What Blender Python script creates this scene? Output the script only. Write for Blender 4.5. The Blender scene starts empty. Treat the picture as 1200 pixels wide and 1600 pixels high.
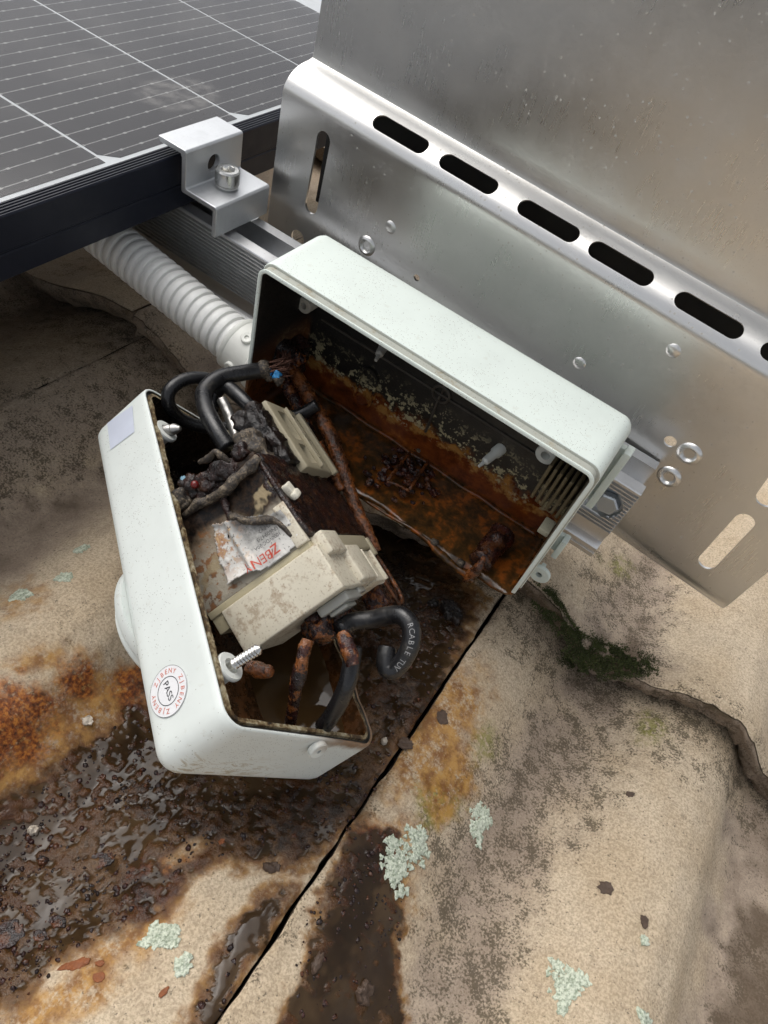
import bpy, bmesh, math, random
import numpy as np
from mathutils import Matrix, Vector

random.seed(7)
RNG = np.random.default_rng(7)
scene = bpy.context.scene
col = scene.collection

# ------------------------------------------------------------------ camera
CAM = np.array([0.0, 0.0, 0.31])
FPX = 1100.0
RW = np.array([[0.80962843, 0.55425095, -0.19315197],
               [0.53800947, -0.56924861, 0.62169272],
               [0.23462229, -0.60725769, -0.75907212]])
cd = bpy.data.cameras.new('camera')
cam = bpy.data.objects.new('camera', cd)
col.objects.link(cam)
cd.sensor_fit = 'AUTO'
cd.sensor_width = 36.0
cd.lens = 36.0 * FPX / 1600.0
cd.clip_start = 0.005
cd.clip_end = 200.0
rt, dn, fw = RW[:, 0], RW[:, 1], RW[:, 2]
cam.matrix_world = Matrix(((rt[0], -dn[0], -fw[0], CAM[0]), (rt[1], -dn[1], -fw[1], CAM[1]), (rt[2], -dn[2], -fw[2], CAM[2]), (0, 0, 0, 1)))
scene.camera = cam

# ------------------------------------------------------------------ sky and sun (bright overcast)
SUN_EL, SUN_AZ = math.radians(58), math.radians(282)
w = bpy.data.worlds.new('World')
scene.world = w
w.use_nodes = True
nt = w.node_tree
nt.nodes.clear()
sky = nt.nodes.new('ShaderNodeTexSky')
sky.sky_type = 'NISHITA'
sky.sun_disc = False
sky.sun_elevation = SUN_EL
sky.sun_rotation = SUN_AZ
sky.air_density = 1.0
sky.dust_density = 4.0
hs = nt.nodes.new('ShaderNodeHueSaturation')
hs.inputs['Saturation'].default_value = 0.22
bg = nt.nodes.new('ShaderNodeBackground')
bg.inputs['Strength'].default_value = 0.138
wo = nt.nodes.new('ShaderNodeOutputWorld')
nt.links.new(sky.outputs[0], hs.inputs['Color'])
nt.links.new(hs.outputs[0], bg.inputs['Color'])
nt.links.new(bg.outputs[0], wo.inputs[0])
sd = bpy.data.lights.new('sun', 'SUN')
sun = bpy.data.objects.new('sun', sd)
col.objects.link(sun)
sd.energy = 1.0
sd.angle = math.radians(65)
sd.color = (1.0, 0.96, 0.9)
sdir = Vector((math.sin(SUN_AZ) * math.cos(SUN_EL), math.cos(SUN_AZ) * math.cos(SUN_EL), math.sin(SUN_EL)))
sun.rotation_euler = sdir.to_track_quat('Z', 'Y').to_euler()
scene.view_settings.view_transform = 'Standard'
scene.view_settings.look = 'None'
scene.view_settings.gamma = 1.0
scene.view_settings.use_curve_mapping = False
scene.view_settings.exposure = 0.42
scene.cycles.use_denoising = True
scene.cycles.max_bounces = 5
scene.cycles.diffuse_bounces = 2
scene.cycles.glossy_bounces = 4
scene.cycles.adaptive_threshold = 0.03
scene.cycles.transparent_max_bounces = 8


# ------------------------------------------------------------------ where a spot of the photograph lies in the place
def ray(u, v):
    return RW @ np.array([(u - 600) / FPX, (v - 800) / FPX, 1.0])


def at_z(u, v, z):
    d = ray(u, v)
    return CAM + (z - CAM[2]) / d[2] * d


def at_y(u, v, y):
    d = ray(u, v)
    return CAM + (y - CAM[1]) / d[1] * d


def at_x(u, v, x):
    d = ray(u, v)
    return CAM + (x - CAM[0]) / d[0] * d


def pix(P):
    c = (P - CAM) @ RW
    c2 = np.maximum(c[:, 2], 0.02)
    return 600 + FPX * c[:, 0] / c2, 800 + FPX * c[:, 1] / c2


# ------------------------------------------------------------------ noise
def _hash(ix, iy, iz, seed):
    h = (ix * 374761393 + iy * 668265263 + iz * 2147483647 + seed * 974634777) & 0xFFFFFFFF
    h = ((h ^ (h >> 13)) * 1274126177) & 0xFFFFFFFF
    h = ((h ^ (h >> 16)) * 2246822519) & 0xFFFFFFFF
    return ((h ^ (h >> 15)) & 0xFFFFFF).astype(np.float64) / 0xFFFFFF


def vnoise(p, seed=0):
    i = np.floor(p).astype(np.int64)
    f = p - i
    f = f * f * f * (f * (f * 6 - 15) + 10)
    r = 0
    for dx in (0, 1):
        wx = f[:, 0] if dx else 1 - f[:, 0]
        for dy in (0, 1):
            wy = f[:, 1] if dy else 1 - f[:, 1]
            for dz in (0, 1):
                wz = f[:, 2] if dz else 1 - f[:, 2]
                r = r + wx * wy * wz * _hash(i[:, 0] + dx, i[:, 1] + dy, i[:, 2] + dz, seed)
    return r * 2 - 1


def fbm(p, scale, octv=4, seed=0, gain=0.5):
    p = np.asarray(p, float)
    r = np.zeros(len(p))
    a, t = 1.0, 0.0
    for o in range(octv):
        r += a * vnoise(p * scale * (2.03 ** o) + 17.3 * o, seed + o)
        t += a
        a *= gain
    return r / t


def sstep(a, b, x):
    t = np.clip((x - a) / (b - a), 0, 1)
    return t * t * (3 - 2 * t)


# ------------------------------------------------------------------ material builder
def lin(r, g, b):
    return tuple(((c / 255) / 12.92 if c / 255 <= 0.04045 else ((c / 255 + 0.055) / 1.055) ** 2.4) for c in (r, g, b))


class NB:
    def __init__(s, name):
        s.mat = bpy.data.materials.new(name)
        s.mat.use_nodes = True
        s.t = s.mat.node_tree
        s.t.nodes.clear()
        s.o = s.t.nodes.new('ShaderNodeOutputMaterial')
        s.p = s.t.nodes.new('ShaderNodeBsdfPrincipled')
        s.t.links.new(s.p.outputs[0], s.o.inputs[0])
        s._obj = None

    def n(s, typ):
        return s.t.nodes.new(typ)

    def put(s, sock, v):
        if hasattr(v, 'is_output'):
            s.t.links.new(v, sock)
        elif isinstance(v, (tuple, list)) and len(v) == 3 and sock.type == 'RGBA':
            sock.default_value = (*v, 1)
        else:
            sock.default_value = v

    def set(s, **kw):
        names = dict(color='Base Color', rough='Roughness', metal='Metallic', normal='Normal', spec='Specular IOR Level', coat='Coat Weight', coatr='Coat Roughness', trans='Transmission Weight', ior='IOR', alpha='Alpha', aniso='Anisotropic', anr='Anisotropic Rotation', tang='Tangent', sss='Subsurface Weight', sheen='Sheen Weight')
        for k, v in kw.items():
            s.put(s.p.inputs[names[k]], v)
        return s

    def obj(s):
        if s._obj is None:
            s._obj = s.n('ShaderNodeTexCoord').outputs['Object']
        return s._obj

    def xyz(s, vec=None):
        n = s.n('ShaderNodeSeparateXYZ')
        s.put(n.inputs[0], vec or s.obj())
        return n.outputs

    def scl(s, x, y, z, vec=None):
        n = s.n('ShaderNodeMapping')
        s.put(n.inputs['Vector'], vec or s.obj())
        n.inputs['Scale'].default_value = (x, y, z)
        return n.outputs[0]

    def noise(s, scale, detail=4, rough=0.55, dist=0.0, vec=None, off=0.0):
        n = s.n('ShaderNodeTexNoise')
        v = vec or s.obj()
        if off:
            mp = s.n('ShaderNodeMapping')
            s.put(mp.inputs['Vector'], v)
            mp.inputs['Location'].default_value = (off, off * 0.7, -off)
            v = mp.outputs[0]
        s.put(n.inputs['Vector'], v)
        n.inputs['Scale'].default_value = scale
        n.inputs['Detail'].default_value = min(detail, 3)
        n.inputs['Roughness'].default_value = rough
        n.inputs['Distortion'].default_value = dist
        return n.outputs['Fac']

    def vor(s, scale, vec=None, out='Distance', feature='F1'):
        n = s.n('ShaderNodeTexVoronoi')
        n.feature = feature
        s.put(n.inputs['Vector'], vec or s.obj())
        n.inputs['Scale'].default_value = scale
        return n.outputs[out]

    def m(s, op, a, b=None, clamp=False):
        n = s.n('ShaderNodeMath')
        n.operation = op
        n.use_clamp = clamp
        s.put(n.inputs[0], a)
        if b is not None:
            s.put(n.inputs[1], b)
        return n.outputs[0]

    def mr(s, v, a, b, c=0.0, d=1.0):
        n = s.n('ShaderNodeMapRange')
        n.interpolation_type = 'SMOOTHSTEP'
        s.put(n.inputs[0], v)
        n.inputs[1].default_value = a
        n.inputs[2].default_value = b
        n.inputs[3].default_value = c
        n.inputs[4].default_value = d
        return n.outputs[0]

    def mix(s, f, a, b, blend='MIX'):
        n = s.n('ShaderNodeMix')
        n.data_type = 'RGBA'
        n.blend_type = blend
        s.put(n.inputs[0], f)
        s.put(n.inputs[6], a)
        s.put(n.inputs[7], b)
        return n.outputs[2]

    def ramp(s, f, stops):
        n = s.n('ShaderNodeValToRGB')
        s.put(n.inputs[0], f)
        e = n.color_ramp.elements
        while len(e) > 1:
            e.remove(e[0])
        for i, (p, c) in enumerate(stops):
            x = e[0] if i == 0 else e.new(p)
            x.position = p
            x.color = (*c, 1) if isinstance(c, (tuple, list)) else (c, c, c, 1)
        return n.outputs[0]

    def attr(s, name):
        n = s.n('ShaderNodeAttribute')
        n.attribute_name = name
        q = s.n('ShaderNodeSeparateColor')
        s.t.links.new(n.outputs['Color'], q.inputs[0])
        return q.outputs

    def bump(s, h, strength=0.5, dist=0.001, normal=None):
        n = s.n('ShaderNodeBump')
        n.inputs['Strength'].default_value = strength
        n.inputs['Distance'].default_value = dist
        s.put(n.inputs['Height'], h)
        if normal is not None:
            s.put(n.inputs['Normal'], normal)
        return n.outputs[0]


def simple(name, color, rough=0.5, metal=0.0, var=0.12, scale=400, bump=0.15, bd=0.0003, **kw):
    b = NB(name)
    f = b.noise(scale, 5, 0.6)
    c = b.mix(f, tuple(x * (1 - var) for x in color), tuple(min(1, x * (1 + var)) for x in color))
    g = b.noise(scale * 0.13, 3, 0.6, off=3)
    c = b.mix(b.mr(g, 0.3, 0.75, 0, 0.35), c, tuple(x * 0.75 for x in color))
    b.set(color=c, rough=b.mr(g, 0.2, 0.8, rough * 0.85, min(1, rough * 1.2)), metal=metal, **kw)
    if bump:
        b.set(normal=b.bump(f, bump, bd))
    return b.mat


# ------------------------------------------------------------------ mesh helpers
def link(name, me, mat=None, parent=None, smooth=True):
    o = bpy.data.objects.new(name, me)
    col.objects.link(o)
    if mat:
        for mm in (mat if isinstance(mat, (list, tuple)) else [mat]):
            me.materials.append(mm)
    if parent:
        o.parent = parent
    if smooth:
        me.polygons.foreach_set('use_smooth', [True] * len(me.polygons))
        me.update()
    return o


def mesh(name, V, F, mat=None, parent=None, smooth=True, mi=None):
    me = bpy.data.meshes.new(name)
    me.from_pydata([tuple(map(float, v)) for v in V], [], F)
    if mi is not None:
        me.polygons.foreach_set('material_index', mi)
    return link(name, me, mat, parent, smooth)


def sharp(o, deg=35):
    bm = bmesh.new()
    bm.from_mesh(o.data)
    for e in bm.edges:
        if len(e.link_faces) == 2 and e.calc_face_angle(0) > math.radians(deg):
            e.smooth = False
    bm.to_mesh(o.data)
    bm.free()
    return o


def gridmesh(name, P, mat, parent=None, flip=False, smooth=True):
    """P: (nu, nv, 3) array of points"""
    nu, nv, _ = P.shape
    me = bpy.data.meshes.new(name)
    idx = np.arange(nu * nv).reshape(nu, nv)
    q = np.stack([idx[:-1, :-1], idx[1:, :-1], idx[1:, 1:], idx[:-1, 1:]], -1).reshape(-1, 4)
    if flip:
        q = q[:, ::-1]
    me.vertices.add(nu * nv)
    me.vertices.foreach_set('co', P.reshape(-1).astype(np.float32))
    n = len(q)
    me.loops.add(n * 4)
    me.loops.foreach_set('vertex_index', q.reshape(-1).astype(np.int32))
    me.polygons.add(n)
    me.polygons.foreach_set('loop_start', np.arange(0, n * 4, 4, dtype=np.int32))
    me.polygons.foreach_set('loop_total', np.full(n, 4, dtype=np.int32))
    me.update(calc_edges=True)
    me.validate()
    return link(name, me, mat, parent, smooth)


def cattr(me, name, arr):
    a = me.attributes.new(name, 'FLOAT_COLOR', 'POINT')
    c = np.ones((len(arr), 4), np.float32)
    c[:, :3] = arr
    a.data.foreach_set('color', c.reshape(-1))


def axis_coords(a, b, r, step, nr=3):
    t = [1 - math.cos(math.pi / 2 * i / nr) for i in range(nr + 1)]
    c = [a + r * x for x in t]
    n = max(1, int(round((b - a - 2 * r) / step)))
    c += [a + r + (b - a - 2 * r) * i / n for i in range(1, n)]
    c += [b - r * x for x in reversed(t)]
    return c


def rbox_data(mn, mx, r=0.001, step=1.0, nr=2, disp=None):
    ax = [axis_coords(mn[i], mx[i], min(r, (mx[i] - mn[i]) * 0.49), step, nr) for i in range(3)]
    V, F, idx = [], [], {}

    def vid(p):
        k = tuple(round(x * 1e7) for x in p)
        if k not in idx:
            idx[k] = len(V)
            V.append(p)
        return idx[k]
    for d in range(3):
        a, b = (d + 1) % 3, (d + 2) % 3
        for s, e in ((mn[d], 0), (mx[d], 1)):
            for i in range(len(ax[a]) - 1):
                for j in range(len(ax[b]) - 1):
                    q = []
                    for (ii, jj) in ((i, j), (i + 1, j), (i + 1, j + 1), (i, j + 1)):
                        p = [0, 0, 0]
                        p[d], p[a], p[b] = s, ax[a][ii], ax[b][jj]
                        q.append(vid(tuple(p)))
                    F.append(tuple(q) if e else tuple(reversed(q)))
    V = np.array(V, float)
    mn_, mx_ = np.array(mn), np.array(mx)
    rr = np.minimum(r, (mx_ - mn_) * 0.49)
    inner = np.clip(V, mn_ + rr, mx_ - rr)
    dv = V - inner
    ln = np.linalg.norm(dv / rr, axis=1, keepdims=True)
    N = np.where(ln > 1e-9, dv / rr / np.maximum(ln, 1e-9), 0)
    V = inner + N * rr
    if disp is not None:
        V = disp(V, N)
    return V, F


def rbox(name, mn, mx, mat, parent=None, r=0.001, step=1.0, nr=2, disp=None, M=None):
    V, F = rbox_data(mn, mx, r, step, nr, disp)
    if M is not None:
        M = np.array(M)
        V = V @ M[:3, :3].T + M[:3, 3]
    return mesh(name, V, F, mat, parent)


def catmull(P, n=8):
    P = np.array(P, float)
    Q = np.vstack([2 * P[0] - P[1], P, 2 * P[-1] - P[-2]])
    out = []
    for i in range(1, len(Q) - 2):
        p0, p1, p2, p3 = Q[i - 1:i + 3]
        for k in range(n):
            t = k / n
            out.append(0.5 * ((2 * p1) + (-p0 + p2) * t + (2 * p0 - 5 * p1 + 4 * p2 - p3) * t * t + (-p0 + 3 * p1 - 3 * p2 + p3) * t ** 3))
    out.append(P[-1])
    return np.array(out)


def tube_data(C, rad, ns=16, rough=0.0, rs=400, seed=0, cap=True):
    C = np.array(C, float)
    n = len(C)
    rad = np.full(n, rad) if np.isscalar(rad) else np.interp(np.linspace(0, 1, n), np.linspace(0, 1, len(rad)), rad)
    T = np.gradient(C, axis=0)
    T /= np.linalg.norm(T, axis=1, keepdims=True)
    up = np.array([0.13, 0.21, 0.97])
    nrm = np.cross(T[0], up)
    nrm /= np.linalg.norm(nrm)
    V = []
    for i in range(n):
        nrm = nrm - T[i] * nrm.dot(T[i])
        nrm /= np.linalg.norm(nrm)
        bi = np.cross(T[i], nrm)
        for k in range(ns):
            a = 2 * math.pi * k / ns
            V.append(C[i] + rad[i] * (math.cos(a) * nrm + math.sin(a) * bi))
    V = np.array(V)
    if rough:
        ctr = np.repeat(C, ns, axis=0)
        d = V - ctr
        V = ctr + d * (1 + rough * fbm(V, rs, 3, seed)[:, None])
    F = []
    for i in range(n - 1):
        for k in range(ns):
            a, b = i * ns + k, i * ns + (k + 1) % ns
            F.append((a, b, b + ns, a + ns))
    if cap:
        F.append(tuple(range(ns - 1, -1, -1)))
        F.append(tuple((n - 1) * ns + k for k in range(ns)))
    return V, F


def tube(name, pts, rad, mat, parent=None, ns=16, n=8, **kw):
    V, F = tube_data(catmull(pts, n) if n else pts, rad, ns, **kw)
    return mesh(name, V, F, mat, parent)


def lathe(name, prof, mat, parent=None, ns=32, M=None):
    """prof: list of (radius, z)"""
    V, F = [], []
    for (r, z) in prof:
        for k in range(ns):
            a = 2 * math.pi * k / ns
            V.append((r * math.cos(a), r * math.sin(a), z))
    for i in range(len(prof) - 1):
        for k in range(ns):
            a, b = i * ns + k, i * ns + (k + 1) % ns
            F.append((a, b, b + ns, a + ns))
    if prof[0][0] > 1e-6:
        F.append(tuple(range(ns - 1, -1, -1)))
    if prof[-1][0] > 1e-6:
        F.append(tuple((len(prof) - 1) * ns + k for k in range(ns)))
    V = np.array(V)
    if M is not None:
        M = np.array(M)
        V = V @ M[:3, :3].T + M[:3, 3]
    return sharp(mesh(name, V, F, mat, parent), 40)


def frame_to(p, z, x=(1, 0, 0)):
    """matrix whose origin is p and whose z axis is z"""
    z = np.array(z, float)
    z /= np.linalg.norm(z)
    x = np.array(x, float)
    x = x - z * x.dot(z)
    x /= np.linalg.norm(x)
    y = np.cross(z, x)
    M = np.eye(4)
    M[:3, 0], M[:3, 1], M[:3, 2], M[:3, 3] = x, y, z, p
    return M


def empty(name, M=None, loc=None, scale=None):
    o = bpy.data.objects.new(name, None)
    o.empty_display_size = 0.01
    col.objects.link(o)
    if M is not None:
        o.matrix_world = Matrix([list(map(float, r)) for r in M])
    if loc is not None:
        o.location = loc
    return o


def tag(o, label=None, cat=None, group=None, kind=None):
    if label:
        o['label'] = label
    if cat:
        o['category'] = cat
    if group:
        o['group'] = group
    if kind:
        o['kind'] = kind
    return o


def mat4(R, t):
    M = np.eye(4)
    M[:3, :3] = R
    M[:3, 3] = t
    return M


def text_data(body, size, sx=1.0, extrude=0.0):
    cu = bpy.data.curves.new('txt', 'FONT')
    cu.body = body
    cu.size = size
    cu.align_x = 'CENTER'
    cu.align_y = 'CENTER'
    cu.resolution_u = 3
    cu.extrude = extrude
    o = bpy.data.objects.new('txt', cu)
    col.objects.link(o)
    dg = bpy.context.evaluated_depsgraph_get()
    me = bpy.data.meshes.new_from_object(o.evaluated_get(dg))
    V = np.array([tuple(v.co) for v in me.vertices])
    F = [tuple(p.vertices) for p in me.polygons]
    bpy.data.objects.remove(o)
    bpy.data.curves.remove(cu)
    bpy.data.meshes.remove(me)
    if len(V):
        V[:, 0] *= sx
    return V, F


class Acc:
    def __init__(s):
        s.V, s.F, s.n = [], [], 0

    def add(s, V, F, M=None):
        V = np.array(V, float)
        if M is not None:
            M = np.array(M)
            V = V @ M[:3, :3].T + M[:3, 3]
        s.V.append(V)
        s.F += [tuple(i + s.n for i in f) for f in F]
        s.n += len(V)
        return s

    def build(s, name, mat, parent=None, smooth=True):
        return mesh(name, np.vstack(s.V), s.F, mat, parent, smooth)


def cut(o, cutter):
    for ob in (o, cutter):
        bm = bmesh.new()
        bm.from_mesh(ob.data)
        bmesh.ops.recalc_face_normals(bm, faces=bm.faces)
        bm.to_mesh(ob.data)
        bm.free()
    md = o.modifiers.new('b', 'BOOLEAN')
    md.operation = 'DIFFERENCE'
    md.object = cutter
    md.solver = 'EXACT'
    bpy.context.view_layer.update()
    dg = bpy.context.evaluated_depsgraph_get()
    me = bpy.data.meshes.new_from_object(o.evaluated_get(dg))
    o.modifiers.clear()
    old = o.data
    o.data = me
    bpy.data.meshes.remove(old)
    bpy.data.objects.remove(cutter)
    return o


def capsule_data(length, rad, depth, ns=12):
    """stadium prism: long axis x, thickness along z"""
    pts = []
    for i in range(ns + 1):
        a = -math.pi / 2 + math.pi * i / ns
        pts.append((length / 2 - rad + rad * math.cos(a), rad * math.sin(a)))
    for i in range(ns + 1):
        a = math.pi / 2 + math.pi * i / ns
        pts.append((-length / 2 + rad + rad * math.cos(a), rad * math.sin(a)))
    n = len(pts)
    V = [(x, y, -depth / 2) for x, y in pts] + [(x, y, depth / 2) for x, y in pts]
    F = [tuple(range(n - 1, -1, -1)), tuple(range(n, 2 * n))]
    F += [(i, (i + 1) % n, n + (i + 1) % n, n + i) for i in range(n)]
    return np.array(V), F


# ================================================================== ROOF
JX, PITCH, GAUGE, LAP = 0.004, 0.287, 0.345, 0.262
PROF_U = np.array([0, .015, .03, .045, .06, .075, .09, .105, .12, .135, .148, .16, .172, .19, .215, .24, .262, .287])
PROF_Z = np.array([-.0005, -.0025, -.0085, -.0175, -.0235, -.0230, -.0165, -.0070, -.0012, -.0010, -.0072, -.0215, -.0290, -.0300, -.0235, -.0130, -.0050, -.0022])
_k = np.linspace(0, .287, 1200)
_pz = np.interp(_k, PROF_U, PROF_Z)
_ker = np.ones(25) / 25
_pz = np.convolve(np.pad(_pz, 24, mode='edge'), np.convolve(_ker, _ker), mode='valid')[:1200]


def prof(u):
    return np.interp(u, _k, _pz)


def tile_base(X, Y, row):
    """height of the tile surface without relief"""
    u = np.mod(X - JX, PITCH)
    yl = LAP + (row - 1) * GAUGE          # lower edge of this row
    return prof(u) + 0.068 * (yl + GAUGE * 0.66 - Y)


def ground_z(X, Y):
    X, Y = np.atleast_1d(np.asarray(X, float)), np.atleast_1d(np.asarray(Y, float))
    row = np.floor((Y - LAP) / GAUGE) + 1
    u = np.mod(X - JX, PITCH)
    yl = LAP + (row - 1) * GAUGE
    return prof(u) + 0.068 * (yl + GAUGE * 0.66 - Y)


def on_tile(u, v):
    z = 0.0
    for _ in range(8):
        p = at_z(u, v, z)
        z = float(ground_z(p[0], p[1])[0])
    return at_z(u, v, z)


def on_tiles(U_, V_):
    D = np.stack([(U_ - 600) / FPX, (V_ - 800) / FPX, np.ones(len(U_))], 1) @ RW.T
    z = np.zeros(len(U_))
    for _ in range(8):
        P = CAM + D * ((z - CAM[2]) / D[:, 2])[:, None]
        z = ground_z(P[:, 0], P[:, 1])
    return CAM + D * ((z - CAM[2]) / D[:, 2])[:, None]


def tile_normal(x, y, e=0.002):
    zx = (ground_z(x + e, y)[0] - ground_z(x - e, y)[0]) / (2 * e)
    n = np.array([-zx, 0.068, 1.0])
    return n / np.linalg.norm(n)


def poly_sd(U, Vv, poly):
    """signed distance to polygon, positive inside (pixels of the photograph)"""
    d = np.full(U.shape, 1e9)
    inside = np.zeros(U.shape, bool)
    n = len(poly)
    for i in range(n):
        x0, y0 = poly[i]
        x1, y1 = poly[(i + 1) % n]
        ex, ey = x1 - x0, y1 - y0
        t = np.clip(((U - x0) * ex + (Vv - y0) * ey) / (ex * ex + ey * ey), 0, 1)
        d = np.minimum(d, (U - x0 - t * ex) ** 2 + (Vv - y0 - t * ey) ** 2)
        c = ((y0 > Vv) != (y1 > Vv))
        with np.errstate(divide='ignore', invalid='ignore'):
            xi = (x1 - x0) * (Vv - y0) / (y1 - y0 + 1e-12) + x0
        inside ^= c & (U < xi)
    d = np.sqrt(d)
    return np.where(inside, d, -d)


WETP = [[(-420, 1400), (-120, 1290), (60, 1225), (150, 1140), (225, 1090), (260, 1000), (420, 850), (600, 800), (690, 860), (740, 930), (700, 1050), (640, 1165), (565, 1300), (480, 1350), (410, 1345), (330, 1345), (255, 1410), (150, 1480), (60, 1545), (-120, 1660), (-420, 1880)],
        [(360, 1450), (440, 1385), (455, 1395), (395, 1470), (345, 1600), (270, 1730), (220, 1720), (330, 1530)],
        [(545, 1300), (615, 1295), (635, 1400), (628, 1500), (625, 1640), (560, 1800), (470, 1790), (440, 1640), (458, 1500), (475, 1420)]]
RUSTP = [[(-80, 1075), (40, 1060), (75, 1075), (100, 1050), (135, 1040), (145, 1090), (95, 1120), (75, 1165), (20, 1195), (-80, 1230)],
         [(180, 1060), (215, 1040), (240, 1120), (200, 1130)], [(200, 1330), (300, 1340), (230, 1410), (195, 1405)],
         [(560, 1290), (610, 1300), (615, 1370), (575, 1360)]]
OCHP = [[(5, 945), (65, 930), (75, 945), (40, 965), (10, 962)], [(22, 1045), (50, 1018), (90, 1012), (85, 1045), (40, 1055)], [(135, 1025), (152, 1022), (150, 1045), (138, 1045)],
        [(-60, 1110), (120, 1040), (230, 1040), (260, 1180), (180, 1260), (60, 1350), (-60, 1380)],
        [(345, 1300), (335, 1350), (275, 1420), (200, 1500), (110, 1590), (70, 1660), (-60, 1660), (40, 1550), (150, 1455), (230, 1370)],
        [(610, 1180), (690, 1060), (735, 1040), (760, 1080), (735, 1150), (745, 1220), (690, 1270), (660, 1230), (610, 1260)],
        [(540, 1290), (640, 1280), (655, 1420), (600, 1480), (480, 1640), (440, 1640), (500, 1420)], [(660, 900), (720, 960), (690, 1040), (610, 1000)]]
ALGP = [[(640, 1300), (720, 1180), (860, 1080), (980, 1080), (1010, 1130), (930, 1260), (860, 1330), (830, 1450), (800, 1640), (640, 1640), (650, 1450)],
        [(930, 1190), (990, 1130), (1000, 1160), (900, 1330), (880, 1320)], [(1130, 1480), (1210, 1380), (1300, 1400), (1300, 1700), (1110, 1700)],
        [(-60, 660), (120, 590), (230, 560), (240, 640), (150, 740), (-60, 800)],
        [(900, 900), (960, 850), (1060, 900), (1050, 960), (1010, 1030), (940, 1000)], [(840, 930), (900, 960), (1000, 1030), (1040, 1060), (960, 1070), (880, 1040)]]
GRNP = [[(945, 880), (975, 872), (980, 895), (955, 900)], [(740, 1150), (770, 1130), (765, 1180), (740, 1200)], [(1010, 1120), (1040, 1130), (1030, 1160), (1000, 1150)], [(650, 1230), (700, 1220), (720, 1260), (660, 1290)]]
SOOTP = [[(660, 935), (700, 930), (735, 960), (720, 985), (680, 975)], [(560, 840), (640, 860), (650, 960), (570, 960)], [(380, 540), (480, 560), (520, 760), (420, 760)]]


VALP = [[(-80, 850), (60, 785), (200, 700), (260, 690), (200, 800), (60, 885), (-80, 945)], [(1130, 1330), (1210, 1240), (1300, 1300), (1300, 1700), (1120, 1700), (1115, 1520)], [(855, 925), (1000, 1030), (1060, 1055), (1000, 1085), (900, 1060), (830, 980)], [(200, 440), (290, 560), (250, 600), (170, 470)]]
MUDP = [[(215, 1120), (255, 1215), (500, 1228), (595, 1170), (560, 1000), (640, 930), (700, 960), (690, 1050), (610, 1170), (560, 1290), (470, 1335), (340, 1325), (200, 1280), (130, 1210)], [(200, 1390), (250, 1330), (300, 1340), (230, 1410)], [(555, 1330), (600, 1330), (600, 1420), (520, 1560), (480, 1560), (500, 1440)]]


def maskp(U, Vv, polys, soft, nz, namp):
    r = np.zeros(U.shape)
    for p in polys:
        xs = [q[0] for q in p]
        ys = [q[1] for q in p]
        sel = (U > min(xs) - 90) & (U < max(xs) + 90) & (Vv > min(ys) - 90) & (Vv < max(ys) + 90)
        if sel.any():
            d = poly_sd(U[sel], Vv[sel], p) + nz[sel] * namp
            r[sel] = np.maximum(r[sel], sstep(-soft, soft, d))
    return r


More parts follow.
